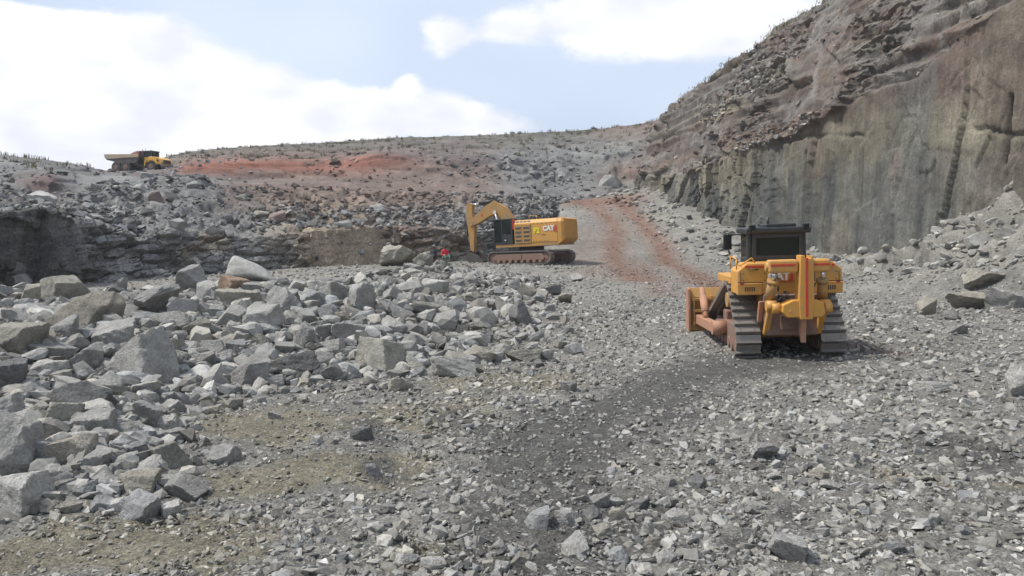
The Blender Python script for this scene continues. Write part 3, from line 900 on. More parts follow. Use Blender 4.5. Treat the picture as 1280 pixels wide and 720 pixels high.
HERO = [
    # x, y, w, h, tone, short name, where
    (112, 391, 88, 48, 'tan', 'broad flat-topped boulder', 'high on the rock pile at left'),
    (84, 365, 64, 36, 'olive', 'wedge-shaped olive slab', 'leaning on top of the rock pile against the dark face'),
    (15, 398, 48, 22, 'grey', 'flat grey slab', 'at the left frame edge on the pile crest'),
    (30, 428, 60, 42, 'olive', 'wide olive-grey block', 'at the left edge below the flat slab'),
    (72, 415, 46, 36, 'grey', 'squarish grey block', 'just under the broad flat-topped boulder'),
    (178, 450, 100, 74, 'pale', 'largest pale boulder with a smooth sloping face', 'in the middle of the rock pile'),
    (146, 420, 60, 40, 'grey', 'long tilted grey boulder', 'directly above the largest pale boulder'),
    (68, 444, 56, 26, 'grey', 'low grey slab', 'left of the largest pale boulder'),
    (110, 450, 38, 34, 'grey', 'small wedge of grey rock', 'touching the left side of the largest pale boulder'),
    (65, 464, 52, 26, 'pale', 'pale broken slab', 'under the low grey slab at left'),
    (98, 502, 88, 50, 'dark', 'big dark grey boulder', 'below and left of the largest pale boulder'),
    (133, 481, 46, 28, 'grey', 'flat grey rock', 'wedged under the largest pale boulder'),
    (18, 474, 40, 40, 'dark', 'dark pointed boulder', 'at the left frame edge mid-height of the pile'),
    (181, 491, 34, 24, 'pale', 'pale blocky rock', 'just below the largest pale boulder'),
    (187, 519, 30, 35, 'grey', 'upright square grey block', 'standing at the foot of the rock pile'),
    (211, 528, 30, 22, 'pale', 'small pale rock', 'right of the upright square block'),
    (77, 520, 48, 32, 'olive', 'olive-yellow rock', 'at the foot of the big dark boulder'),
    (122, 532, 48, 32, 'grey', 'sloping grey rock', 'right of the olive-yellow rock'),
    (18, 567, 66, 96, 'grey', 'tall grey boulder cut by the frame', 'at the left edge near the camera'),
    (57, 573, 44, 44, 'blue', 'blue-grey boulder', 'right of the tall boulder at the left edge'),
    (94, 568, 52, 40, 'tan', 'tan angular boulder', 'right of the blue-grey boulder near the left edge'),
    (26, 621, 72, 60, 'pale', 'pale slab with a clean upper face', 'lowest at the left edge near the camera'),
    (71, 603, 40, 38, 'grey', 'chunky grey rock', 'beside the pale slab near the left edge'),
    (170, 607, 52, 32, 'tan', 'low tan boulder', 'at the near foot of the rock pile'),
    (233, 615, 52, 38, 'grey', 'lone squat grey boulder', 'on the dirt at the near right tip of the pile'),
    (118, 580, 38, 28, 'grey', 'grey rock', 'between the tan angular boulder and the low tan boulder'),
    (243, 352, 40, 36, 'grey', 'peaked grey boulder', 'on the pile crest left of the rounded white one'),
    (316, 339, 58, 32, 'pale', 'rounded whitish boulder', 'perched on the crest of the pile'),
    (291, 358, 34, 24, 'orange', 'orange-brown boulder', 'under the rounded whitish one'),
    (262, 366, 28, 26, 'grey', 'small grey block', 'left of the orange-brown boulder'),
    (298, 377, 52, 26, 'tan', 'flat tan boulder', 'in front of the orange-brown one'),
    (188, 382, 54, 45, 'grey', 'large rough grey boulder', 'right of the broad flat-topped boulder'),
    (214, 402, 56, 24, 'pale', 'pale thin slab', 'in front of the large rough grey boulder'),
    (230, 388, 30, 30, 'grey', 'grey upright rock', 'behind the pale thin slab'),
    (328, 402, 47, 36, 'pale', 'pale angular boulder', 'below the flat tan boulder'),
    (358, 378, 48, 36, 'grey', 'grey sloping boulder', 'right of the flat tan boulder'),
    (315, 470, 48, 42, 'grey', 'five-sided grey boulder', 'at the front edge of the pile centre'),
    (370, 457, 66, 36, 'dark', 'dark rectangular boulder', 'at the front edge of the pile'),
    (255, 454, 38, 26, 'grey', 'grey wedge', 'right of the largest pale boulder'),
    (283, 464, 36, 20, 'pale', 'pale flat rock', 'left of the five-sided boulder'),
    (378, 422, 28, 34, 'grey', 'upright grey rock', 'above the dark rectangular boulder'),
    (280, 572, 32, 28, 'grey', 'grey stone', 'alone on the dirt above the squat boulder'),
    (454, 376, 32, 40, 'grey', 'tall leaning grey boulder', 'in the middle of the far pile'),
    (394, 376, 30, 24, 'blue', 'blue-grey rock', 'left of the tall leaning boulder, far pile'),
    (419, 369, 39, 30, 'pale', 'pale block', 'left of the tall leaning boulder'),
    (512, 361, 36, 20, 'grey', 'flat grey boulder', 'on the far pile below the seated people'),
    (543, 360, 35, 20, 'pale', 'pale brick-shaped boulder', 'on the far pile below the seated people'),
    (502, 389, 29, 26, 'blue', 'blue-grey square rock', 'on the right slope of the far pile'),
    (493, 412, 32, 28, 'grey', 'grey pyramid rock', 'below the blue-grey square rock'),
    (475, 448, 64, 46, 'olive', 'big olive boulder with a dark right face', 'at the front of the pile centre'),
    (567, 460, 56, 29, 'pale', 'whitish sloping boulder', 'at the right tip of the rock pile'),
    (597, 445, 44, 25, 'tan', 'tan overhanging slab', 'behind the whitish sloping boulder'),
    (655, 445, 45, 17, 'olive', 'thin olive slab', 'lying right of the tan overhanging slab'),
    (661, 365, 28, 20, 'tan', 'yellowish square block', 'alone on the slope below the excavator'),
    (652, 394, 30, 34, 'dark', 'darkest boulder', 'on the slope below the yellowish block'),
    (503, 482, 34, 20, 'tan', 'brownish rock', 'below the big olive boulder'),
    (711, 485, 20, 14, 'grey', 'lone flat grey stone', 'on the gravel right of the pile tip'),
    (447, 415, 58, 24, 'grey', 'long low grey boulder', 'above the big olive boulder'),
    (719, 685, 34, 28, 'pale', 'pale cube-like rock', 'in the gravel at bottom centre'),
    (754, 664, 26, 20, 'olive', 'olive wedge stone', 'right of the pale cube-like rock'),
    (774, 643, 26, 17, 'tan', 'tan rounded stone', 'above the olive wedge stone at bottom centre'),
    (813, 659, 24, 21, 'pale', 'pale pentagonal stone', 'right of the tan rounded stone'),
    (846, 649, 32, 20, 'pale', 'wide pale stone', 'right of the pale pentagonal stone'),
    (834, 697, 26, 17, 'pale', 'whitish triangular stone', 'at the bottom right of centre'),
    (725, 623, 18, 13, 'pale', 'small whitish square stone', 'on the dark fines at bottom centre'),
    (671, 651, 32, 26, 'blue', 'bluish flat stone', 'left of the dark fines at bottom centre'),
    (507, 702, 32, 18, 'pale', 'whitish stone', 'near the bottom edge left of centre'),
    (542, 705, 32, 16, 'pale', 'whitish long stone', 'near the bottom edge beside another whitish one'),
    (452, 544, 30, 20, 'dark', 'dark stone', 'on the gravel left of centre'),
    (468, 590, 22, 17, 'dark', 'black pointed stone', 'on the olive dirt left of centre'),
    (628, 711, 22, 18, 'grey', 'grey stone', 'cut by the bottom edge at centre'),
    (985, 692, 46, 40, 'grey', 'three-cornered grey rock', 'at the bottom edge right of centre'),
    (941, 634, 30, 15, 'pale', 'pale flat stone', 'on the gravel below the bulldozer'),
    (1168, 484, 44, 11, 'pale', 'thin white slab', 'on the gravel right of the bulldozer'),
    (1195, 413, 28, 14, 'grey', 'flat grey block', 'at the foot of the right talus'),
    (1039, 608, 30, 13, 'pale', 'pale elongated stone', 'on the gravel at lower right'),
    (1274, 480, 30, 44, 'pale', 'pale boulder cut by the right frame edge', 'beside the gravel'),
    (1140, 338, 24, 8, 'pale', 'white flat slab', 'at the foot of the sheer wall'),
    (1157, 384, 24, 24, 'tan', 'yellowish block', 'set in the right talus'),
    (1188, 395, 22, 12, 'grey', 'small ledge stone', 'right of the yellowish talus block'),
    (1214, 378, 56, 24, 'tan', 'tan middle ledge of the outcrop', 'in the right talus'),
    (1258, 376, 46, 30, 'grey', 'grey ledge of the outcrop', 'by the right frame edge'),
    (1234, 350, 64, 24, 'tan', 'top ledge of the tan outcrop', 'half way up the right talus'),
    (1225, 300, 34, 18, 'pale', 'pale slab', 'half way up the right talus'),
    (1262, 292, 30, 16, 'grey', 'grey slab', 'high on the talus at the right edge'),
]
FAR = [
    (347, 273, 22, 17, 'red', 'reddish rounded boulder', 'on the bench edge left of the excavator'),
    (325, 271, 22, 13, 'tan', 'tan boulder', 'beside the reddish boulder on the bench edge'),
    (223, 283, 19, 18, 'grey', 'square grey block', 'sitting on top of the layered face'),
    (266, 290, 22, 14, 'grey', 'flat grey block', 'on the layered face right of the square block'),
    (57, 249, 36, 18, 'pale', 'pale tilted slab', 'on top of the dark sheer face'),
    (198, 247, 20, 14, 'red', 'reddish rock', 'in the rubble slope below the truck'),
    (22, 317, 28, 16, 'grey', 'grey slab', 'jutting from the dark face at far left'),
    (16, 340, 34, 30, 'dark', 'dark block', 'at the foot of the dark face at far left'),
    (471, 262, 22, 13, 'grey', 'grey slab', 'on the brown slope above the tan cut'),
    (498, 322, 40, 28, 'tan', 'lumpy tan boulder', 'at the foot of the tan cut left of the people'),
    (527, 326, 26, 20, 'olive', 'olive lump', 'beside the lumpy tan boulder left of the people'),
    (763, 227, 28, 13, 'pale', 'pale slab', 'above the top of the haul ramp'),
    (184, 219, 14, 7, 'grey', 'rounded grey rock', 'at the front wheel of the dump truck'),
    (176, 235, 16, 10, 'grey', 'grey block', 'in the rubble straight below the dump truck'),
    (240, 232, 16, 10, 'grey', 'grey block', 'in the rubble right of the dump truck'),
    (300, 247, 15, 9, 'tan', 'small tan block', 'high on the bench slope'),
    (386, 268, 14, 9, 'red', 'small reddish block', 'on the bench edge above the tan cut'),
    (432, 281, 18, 9, 'grey', 'grey flat rock', 'on the bench edge above the tan cut'),
]


def build_boulders():
    sub_near = 5
    for i, (x, y, w, h, tone, nm, where) in enumerate(HERO):
        big = w * h > 1500
        put_boulder(x, y, w, h, tone, (nm + ' ' + where), 100 + i, 'boulders lying on the pit floor', (5 if w > 38 else 4), rounded=('rounded' in nm), rough=(.13 if 'outcrop' in nm else 0), embed=(.45 if 'outcrop' in nm else .3))
    for i, (x, y, w, h, tone, nm, where) in enumerate(FAR):
        put_boulder(x, y, w, h, tone, (nm + ' ' + where), 300 + i, 'boulders on the benches', 4, rounded=('rounded' in nm), rough=(.14 if 'lump' in nm else 0))
    # smaller blocks that fill the pile: shared meshes, placed one by one
    protos = []
    for k in range(22):
        V, Fc = rock_verts(500 + k, 5)
        E = np.array(Euler((random.uniform(-.4, .4), random.uniform(-.4, .4), random.uniform(0, 6.28))).to_matrix())
        V = V @ E.T
        V -= (V.max(0) + V.min(0)) / 2
        V /= (V.max(0) - V.min(0))
        protos.append(rock_mesh('rock_shape', V, Fc, M['boulder']))
    zones = [  # polygon-ish boxes in the photo: x0,x1,y0,y1,count,size range
        (0, 250, 360, 470, 34, 17, 38), (0, 220, 470, 640, 34, 18, 40), (200, 420, 350, 480, 44, 15, 34), (400, 600, 345, 465, 52, 13, 28),
        (560, 720, 340, 470, 26, 10, 18), (230, 420, 480, 600, 8, 12, 20), (640, 900, 600, 715, 14, 13, 24), (880, 1270, 560, 715, 14, 13, 26),
        (1080, 1270, 400, 520, 12, 12, 24), (430, 640, 640, 715, 8, 13, 22)]
    made = 0
    used = set(p[4] for p in placed)
    for (x0, x1, y0, y1, cnt, a, b) in zones:
        tries = 0; got = 0
        while got < cnt and tries < 1500 and made < 200:
            tries += 1
            x, y = random.uniform(x0, x1), random.uniform(y0, y1)
            w = 1.38 * random.uniform(a, b) * (1 if random.random() < .6 else .8); h = w * random.uniform(.5, .85)
            if y - h * .5 < 346 + max(0, x - 560) * -.1:
                continue
            if any(abs(x - q[0]) < (w + q[2]) * .31 and abs(y - q[1]) < (h + q[3]) * .33 for q in placed):
                continue
            tone = random.choices(['grey', 'pale', 'blue', 'olive', 'dark', 'tan'], [5, 3, 2, 1.5, 1, 1])[0]
            # name it by its look and by the described boulder nearest to it
            heroes = HERO
            q = min(heroes, key=lambda k: math.hypot(x - k[0], (y - k[1]) * 1.3))
            dx, dy = x - q[0], y - q[1]
            dist = math.hypot(dx, dy)
            close = 'just' if dist < 35 else ('a little' if dist < 65 else 'well')
            rel = ('right of' if dx > 0 else 'left of') if abs(dx) > 1.2 * abs(dy) else ('in front of' if dy > 0 else 'behind')
            if .6 < abs(dx) / max(abs(dy), 1) < 1.8:
                rel = ('front-right of' if dx > 0 else 'front-left of') if dy > 0 else ('behind and right of' if dx > 0 else 'behind and left of')
            size = 'small' if w < 17 else ('mid-sized' if w < 25 else 'sizeable')
            asp = h / w
            shape = 'flat' if asp < .58 else ('squat' if asp < .72 else 'blocky')
            lab = None
            for extra in ('', 'angular ', 'rough ', 'sharp-edged '):
                t_ = f"{size} {extra}{shape} {TONE_WORD[tone]} rock {close} {rel} the {q[5]}"
                if t_ not in used and len(t_.split()) <= 16:
                    lab = t_
                    break
            if lab is None:
                continue
            o = put_boulder(x, y, w, h, tone, lab, 0, 'rocks filling the blasted pile and the gravel', mesh=random.choice(protos), nm='rock')
            if o is None:
                continue
            used.add(lab)
            made += 1; got += 1


build_boulders()

# ---- rubble: uncountable angular stones joined into one mesh
def hull_protos(n, npts):
    out = []
    for k in range(n):
        bm = bmesh.new()
        g = np.random.default_rng(900 + k)
        P = g.normal(0, 1, (npts, 3))
        P /= np.linalg.norm(P, axis=1, keepdims=True)
        P = np.sign(P) * np.abs(P) ** .55
        P /= np.abs(P).max(0)
        for p in P * .5:
            bm.verts.new(p * (1 + g.uniform(-.15, .15)))
        r = bmesh.ops.convex_hull(bm, input=bm.verts[:])
        dead = [v for v in bm.verts if not v.link_faces]
        bmesh.ops.delete(bm, geom=dead, context='VERTS')
        bmesh.ops.triangulate(bm, faces=bm.faces[:])
        bmesh.ops.recalc_face_normals(bm, faces=bm.faces[:])
        bm.verts.index_update()
        out.append((np.array([v.co[:] for v in bm.verts]), np.array([[v.index for v in f.verts] for f in bm.faces])))
        bm.free()
    return out


SMALL = hull_protos(20, 12)
LARGE = [rock_verts(1500 + k, 2, rough=.06) for k in range(14)]


def rot_mats(n, flat=1.0):
    a, b, c = rng.uniform(-.6, .6, n) * flat, rng.uniform(-.6, .6, n) * flat, rng.uniform(0, 6.283, n)
    ca, sa, cb, sb, cc, sc = np.cos(a), np.sin(a), np.cos(b), np.sin(b), np.cos(c), np.sin(c)
    Z = np.zeros(n); O = np.ones(n)
    Rx = np.stack([O, Z, Z, Z, ca, -sa, Z, sa, ca], -1).reshape(-1, 3, 3)
    Ry = np.stack([cb, Z, sb, Z, O, Z, -sb, Z, cb], -1).reshape(-1, 3, 3)
    Rz = np.stack([cc, -sc, Z, sc, cc, Z, Z, Z, O], -1).reshape(-1, 3, 3)
    return Rx @ Ry @ Rz


def stones_mesh(name, pos, dims, cols, label, big_cut):
    """pos (n,3), dims (n,3), cols (n,3) -> one mesh"""
    n = len(pos)
    Rm = rot_mats(n)
    big = dims.max(1) > big_cut
    Vs, Fs, Cs = [], [], []
    off = 0
    for protos, sel in ((SMALL, ~big), (LARGE, big)):
        idx = np.nonzero(sel)[0]
        which = rng.integers(0, len(protos), len(idx))
        for k, (PV, PF) in enumerate(protos):
            ii = idx[which == k]
            if not len(ii):
                continue
            L_ = PV[None] * dims[ii][:, None, :]
            W_ = np.einsum('nij,nvj->nvi', Rm[ii], L_) + pos[ii][:, None, :]
            m, nv = len(ii), len(PV)
            Vs.append(W_.reshape(-1, 3))
            Fs.append((PF[None] + (off + np.arange(m) * nv)[:, None, None]).reshape(-1))
            Cs.append(np.repeat(cols[ii], nv, 0))
            off += m * nv
    me = np_mesh(name, np.concatenate(Vs), np.concatenate(Fs), 3, np.concatenate(Cs), M['rubble'], False)
    o = link(name, me)
    tag(o, label, 'rubble', kind='stuff')
    return o


def stone_cols(base, n, spread=.30):
    j = np.clip(rng.normal(1, spread, n), .35, 1.8)[:, None]
    hue = rng.normal(0, 1, n)[:, None]
    return np.clip(base * j * (1 + hue * np.array([.022, .006, -.025])), .02, .6)


def build_rubble():
    n = 104000
    d = np.exp(rng.uniform(math.log(4.4), math.log(112), n))
    k = n * 45 // 100
    d[:k] = 1 / rng.uniform(1 / 40, 1 / 4.4, k)
    a = rng.uniform(R(-44), R(44), n)
    x, y = d * np.sin(a), d * np.cos(a)
    keep = (x < np.interp(y, WALL_LINE[:, 1], WALL_LINE[:, 0]) + .5)
    keep &= ~((x < 1) & (y > 68 + x * .4)) & ~((y > 80) & (x < 5 + (y - 80) * .15))
    x, y, d = x[keep], y[keep], d[keep]
    n = len(x)
    pile = sm((poly_sd(x, y, PILE) + .6) / 2.2)
    # coarse and fine drifts
    coarse = .5 + .5 * fbm(x * .28, y * .28, 4, 3, 91)
    coarse = np.clip(coarse + .15 * sm((x - 1.6) / 2) * sm((17 - y) / 5) + .3 * sm((x + 3) / 3) * sm((4 - x) / 3) * sm((y - 15) / 6), 0, 1.15)
    fines = np.clip(.85 * np.exp(-(line_dist(x, y, [(670, 715), (700, 640), (680, 570), (720, 535), (800, 505), (860, 468), (930, 455), (1010, 448)]) / .8) ** 2) + sum(gauss_px(x, y, *q) for q in ((340, 530, 1.8, 1.5), (440, 590, 1.2, .9), (120, 690, 2.2, .6), (300, 610, 1, .6),
                                                    (960, 460, 1.6, 1.4))), 0, 1)
    road = sm((y - 40) / 15) * sm((x - 3) / 3) * sm((16 - x) / 4)
    smin = np.maximum(.022, 1.9 * d / (F * .8))
    al = 1.7
    s = smin * rng.uniform(0, 1, n) ** (-1 / al)
    cap = (.05 + .22 * coarse ** 1.4 + .66 * pile) * (1 - .6 * fines) * (1 - .25 * road) + smin * .5
    talus = sm((x - np.interp(y, WALL_LINE[:, 1], WALL_LINE[:, 0]) + 8) / 4)
    cap = cap + .7 * talus
    s = np.minimum(s, cap * rng.uniform(.5, 1, n))
    keep = rng.uniform(0, 1, n) > np.maximum(.62 * fines, .15 * road)
    x, y, d, s, pile, talus = (q[keep] for q in (x, y, d, s, pile, talus))
    n = len(x)
    dims = s[:, None] * np.stack([rng.uniform(.8, 1.35, n), rng.uniform(.65, 1.05, n), rng.uniform(.4, .85, n)], -1)
    z = H(x, y) + dims[:, 2] * rng.uniform(-.05, .30, n)
    fc = floor_color(x, y)
    base = np.array([.275, .268, .246])[None] * .62 + fc * .48
    redw = np.clip((fc[:, 0] / fc[:, 2] - 1.5) / .8, 0, 1)[:, None]
    base = base * (1 - .8 * redw) + fc * .8 * redw
    # broken blocks packed between the big boulders of the pile
    m = 5200
    dd = np.exp(rng.uniform(math.log(7), math.log(48), m)); aa = rng.uniform(R(-42), R(6), m)
    xx, yy = dd * np.sin(aa), dd * np.cos(aa)
    kk = poly_sd(xx, yy, PILE) > .2
    xx, yy = xx[kk], yy[kk]; m = len(xx)
    dist2 = np.hypot(xx, yy)
    s2 = np.minimum(np.clip(.16 * rng.uniform(0, 1, m) ** (-1 / 2.2), .14, .6), .06 + .017 * dist2)
    d2 = s2[:, None] * np.stack([rng.uniform(.9, 1.4, m), rng.uniform(.7, 1.1, m), rng.uniform(.5, .9, m)], -1)
    z2 = H(xx, yy) + d2[:, 2] * rng.uniform(.0, .45, m)
    x, y, z = np.concatenate([x, xx]), np.concatenate([y, yy]), np.concatenate([z, z2])
    dims = np.concatenate([dims, d2]); base = np.concatenate([base, np.tile([[.27, .264, .245]], (m, 1))]); n += m
    stones_mesh('stone_rubble', np.stack([x, y, z], -1), dims, stone_cols(base, n), 'loose angular grey stones strewn over the whole pit floor', 0.0 + 1e9 if False else .30)


build_rubble()


def build_bench_rubble():
    """loose blocks on the heap above the left face, on the hillside and on the wall ledges"""
    P, T, PX, Nn = BACK_V, BACK_T, BACK_PX, BACK_N
    dens = sm((T - .98) / .1) * sm((2.15 - T) / .2) * 1.0 + .14 * sm((T - 2.05) / .2) * sm((4.6 - T) / .3) + .02 * sm((.98 - T) / .2)
    dens = dens * sm((PX + 150) / 100) * np.where(P[..., 1] < 40, .6, 1)
    dens = dens * (.3 + 1.1 * sm((fbm(P[..., 0] * .12, P[..., 1] * .12, 0, 3, 95) + .25) / .5))
    # weigh by apparent size, so that stones are spread evenly over the slope
    pr = dens.ravel() / dens.sum()
    ii = rng.choice(len(pr), 8500, p=pr)
    pos = P.reshape(-1, 3)[ii] + rng.normal(0, .15, (len(ii), 3)) * [1, 1, .2]
    dist = pos[:, 1]
    s = np.maximum(.16, 2.2 * dist / (F * .8)) * rng.uniform(0, 1, len(ii)) ** (-1 / 2.2)
    s = np.minimum(s, .35 + .45 * rng.uniform(0, 1, len(ii)) + dist * .002)
    dims = s[:, None] * np.stack([rng.uniform(.8, 1.4, len(ii)), rng.uniform(.7, 1.1, len(ii)), rng.uniform(.4, .8, len(ii))], -1)
    pos[:, 2] += dims[:, 2] * .15
    t = T.ravel()[ii]; px = PX.ravel()[ii]
    base = np.array([.195, .191, .182])[None] * np.ones((len(ii), 1))
    br = np.array([.175, .135, .112])
    w = (sm((px - 290) / 60) * sm((600 - px) / 80) * sm((t - 1.2) / .4))[:, None]
    base = base * (1 - w) + br * w
    w2 = (sm((t - 4.0) / .3))[:, None]
    base = base * (1 - w2) + np.array([.15, .135, .11]) * w2
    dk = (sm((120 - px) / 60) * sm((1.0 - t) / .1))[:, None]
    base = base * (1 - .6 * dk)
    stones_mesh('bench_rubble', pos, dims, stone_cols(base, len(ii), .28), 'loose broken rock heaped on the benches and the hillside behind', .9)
    # right wall ledges
    P, T = WALL_V, WALL_T
    dens = sm((T - 1.0) / .05) * sm((2.2 - T) / .3) * .35 + .28 * sm((T - 2) / .2) * sm((3.95 - T) / .2)
    dens = dens * sm((P[..., 1] - 25) / 10) * (.1 + 1.3 * sm((fbm(P[..., 1] * .10, P[..., 2] * .35, 2, 3, 96)) / .35))
    pr = dens.ravel() / dens.sum()
    ii = rng.choice(len(pr), 1700, p=pr)
    pos = P.reshape(-1, 3)[ii] + rng.normal(0, .1, (len(ii), 3))
    s = np.maximum(.12, 2.0 * pos[:, 1] / (F * .8)) * rng.uniform(0, 1, len(ii)) ** (-1 / 2.2)
    s = np.minimum(s, .5)
    dims = s[:, None] * np.stack([rng.uniform(.8, 1.4, len(ii)), rng.uniform(.7, 1.1, len(ii)), rng.uniform(.4, .8, len(ii))], -1)
    base = np.where(rng.uniform(0, 1, (len(ii), 1)) < .65, np.array([[.23, .22, .20]]), np.array([[.20, .16, .13]]))
    stones_mesh('ledge_rubble', pos, dims, stone_cols(base, len(ii)), 'loose stones caught on the ledges of the high wall', .9)


build_bench_rubble()


# ---- dry grass and shrubs on the skyline
def grass_at(pts, name, label, hmin, hmax, nb, spread):
    V, Fc = [], []
    for p in pts:
        k = int(nb * random.uniform(.6, 1.4))
        hh = random.uniform(hmin, hmax)
        for _ in range(k):
            a = random.uniform(0, 6.283); r = random.uniform(0, spread)
            b = np.array([p[0] + r * math.cos(a), p[1] + r * math.sin(a), p[2] - .1])
            h = hh * random.uniform(.5, 1.1); ln = random.uniform(.1, .5) * h; a2 = random.uniform(0, 6.283)
            w = .025 + .03 * h
            t = np.array([math.cos(a2 + 1.57), math.sin(a2 + 1.57), 0]) * w
            mid = b + np.array([math.cos(a2) * ln * .35, math.sin(a2) * ln * .35, h * .6])
            tip = b + np.array([math.cos(a2) * ln, math.sin(a2) * ln, h])
            o = len(V)
            V += [b - t, b + t, mid + t * .7, mid - t * .7, tip]
            Fc += [(o, o + 1, o + 2), (o, o + 2, o + 3), (o + 3, o + 2, o + 4)]
    me = np_mesh(name, np.array(V), np.array(Fc).reshape(-1), 3, None, M['grass'], False)
    tag(link(name, me), label, 'grass', kind='stuff')


def build_plants():
    pts = []
    nr, nc = BACK_T.shape
    sky_row = int(np.argmin(np.abs(BACK_T[:, 0] - 5)))
    cand = [(r, c) for c in range(nc) for r in range(sky_row - 34, sky_row + 3)]
    for _ in range(2000):
        r, c = random.choice(cand)
        if BACK_PX[r, c] < 205 and random.random() < .75:
            continue
        if 120 < BACK_PX[r, c] < 212:
            continue
        if r < sky_row - 8 and random.random() < .6:
            continue
        pts.append(BACK_V[r, c])
    grass_at(pts, 'dry_grass', 'dry grass and scrub fringing the far hill', .25, .75, 14, .55)
    pts = []
    row = int(np.argmin(np.abs(WALL_T[:, 0] - 4)))
    for _ in range(1300):
        c = random.randrange(WALL_V.shape[1]); r = row + random.choice((-7, -4, -3, -2, -1, 0, 0, 0, 0, 1))
        if WALL_V[r, c, 1] > 30:
            pts.append(WALL_V[r, c])
    grass_at(pts, 'wall_top_grass', 'tufts of dry grass along the top of the high wall', .1, .38, 12, .8)
    # a few shrubs that stand out against the sky
    where = {200: 'by the dump truck', 232: 'just right of the dump truck', 262: 'left of the red band', 300: 'above the left end of the red band', 372: 'above the middle of the red band',
             437: 'above the right part of the red band', 556: 'left of the boom on the skyline', 640: 'above the excavator on the skyline', 668: 'right of another above the excavator',
             742: 'above the top of the haul ramp', 765: 'where hill and high wall meet'}
    for px, wh in where.items():
        if px not in (300, 437, 640, 742):
            continue
        c = int(np.argmin(np.abs(BACK_PX[0] - px)))
        p = BACK_V[sky_row, c]
        e = bpy.data.objects.new('shrub', None); COL.objects.link(e)
        e.location = p
        tag(e, 'low dark shrub on the hill crest ' + wh, 'shrub', 'shrubs on the hill crest')
        hgt = random.uniform(.5, .9)
        bm = bmesh.new()
        for k in range(4):
            a = k * 1.6 + random.random()
            cyl(bm, (0, 0, -.3), (math.cos(a) * .3 * hgt, math.sin(a) * .3 * hgt, hgt * .7), .04, .015, 5)
        finish('stem', bm, M['bark'], e)
        V, Fc = [], []
        for _ in range(160):
            q = np.random.default_rng(random.randrange(1 << 30)).normal(0, 1, 3); q /= np.linalg.norm(q)
            q = q * random.random() ** .4 * np.array([.65, .65, .45]) * hgt + [0, 0, hgt * .6]
            t = np.array([random.gauss(0, 1) for _ in range(3)]); t /= np.linalg.norm(t)
            s_ = np.cross(t, [.3, .5, .8]); s_ /= np.linalg.norm(s_)
            o = len(V)
            V += [q - t * .11, q + s_ * .05, q + t * .11, q - s_ * .05]
            Fc += [(o, o + 1, o + 2), (o, o + 2, o + 3)]
        link('crown', np_mesh('crown', np.array(V), np.array(Fc).reshape(-1), 3, None, M['shrub'], False), e)

# ------------------------------------------------------------------ mesh helpers for machines
def box(bm, c, s, rot=None, bev=0.0, taper=None):
    """box with centre c and size s; taper=(tx,ty) scales its top"""
    vs_ = []
    for z in (-.5, .5):
        k = taper if (taper and z > 0) else (1, 1)
        for x, y in ((-.5, -.5), (.5, -.5), (.5, .5), (-.5, .5)):
            vs_.append(Vector((x * s[0] * k[0], y * s[1] * k[1], z * s[2])))
    if rot is not None:
        m = rot if isinstance(rot, Matrix) else Euler(rot).to_matrix()
        vs_ = [m @ v for v in vs_]
    bv = [bm.verts.new(v + Vector(c)) for v in vs_]
    fs = [bm.faces.new([bv[i] for i in q]) for q in ((3, 2, 1, 0), (4, 5, 6, 7), (0, 1, 5, 4), (1, 2, 6, 5), (2, 3, 7, 6), (3, 0, 4, 7))]
    if bev:
        es = list({e for f in fs for e in f.edges})
        bmesh.ops.bevel(bm, geom=es, offset=bev, segments=2, affect='EDGES', profile=.5)
    return bv


def prism(bm, poly, a0, a1, axis='x', bev=0.0):
    """polygon in the plane across axis, extruded from a0 to a1. axis x: (y,z); y: (x,z); z: (x,y)"""
    def mk(p, a):
        return {'x': (a, p[0], p[1]), 'y': (p[0], a, p[1]), 'z': (p[0], p[1], a)}[axis]
    A = [bm.verts.new(mk(p, a0)) for p in poly]; B = [bm.verts.new(mk(p, a1)) for p in poly]
    n = len(poly)
    fs = [bm.faces.new(A[::-1]), bm.faces.new(B)]
    for i in range(n):
        fs.append(bm.faces.new((A[i], A[(i + 1) % n], B[(i + 1) % n], B[i])))
    bmesh.ops.recalc_face_normals(bm, faces=fs)
    if bev:
        es = list({e for f in fs for e in f.edges})
        bmesh.ops.bevel(bm, geom=es, offset=bev, segments=2, affect='EDGES', profile=.5)


def cyl(bm, p0, p1, r0, r1=None, n=16, cap=True):
    r1 = r0 if r1 is None else r1
    p0, p1 = Vector(p0), Vector(p1)
    q = (p1 - p0).to_track_quat('Z', 'Y').to_matrix()
    A, B = [], []
    for k in range(n):
        a = 2 * math.pi * k / n
        v = Vector((math.cos(a), math.sin(a), 0))
        A.append(bm.verts.new(p0 + q @ (v * r0))); B.append(bm.verts.new(p1 + q @ (v * r1)))
    for k in range(n):
        f = bm.faces.new((A[k], A[(k + 1) % n], B[(k + 1) % n], B[k])); f.smooth = True
    if cap:
        bm.faces.new(A[::-1]); bm.faces.new(B)


def pipe(bm, pts, r, n=8):
    for a, b in zip(pts, pts[1:]):
        cyl(bm, a, b, r, r, n)


def finish(name, bm, mat, parent=None):
    me = bpy.data.meshes.new(name)
    bmesh.ops.recalc_face_normals(bm, faces=bm.faces[:])
    bm.to_mesh(me); bm.free()
    me.materials.append(mat)
    return link(name, me, parent)


def part(name, mat, parent, fn):
    bm = bmesh.new()
    fn(bm)
    return finish(name, bm, mat, parent)


def empty(name, loc, rot=(0, 0, 0)):
    e = bpy.data.objects.new(name, None)
    COL.objects.link(e)
    e.location = loc; e.rotation_euler = rot
    return e


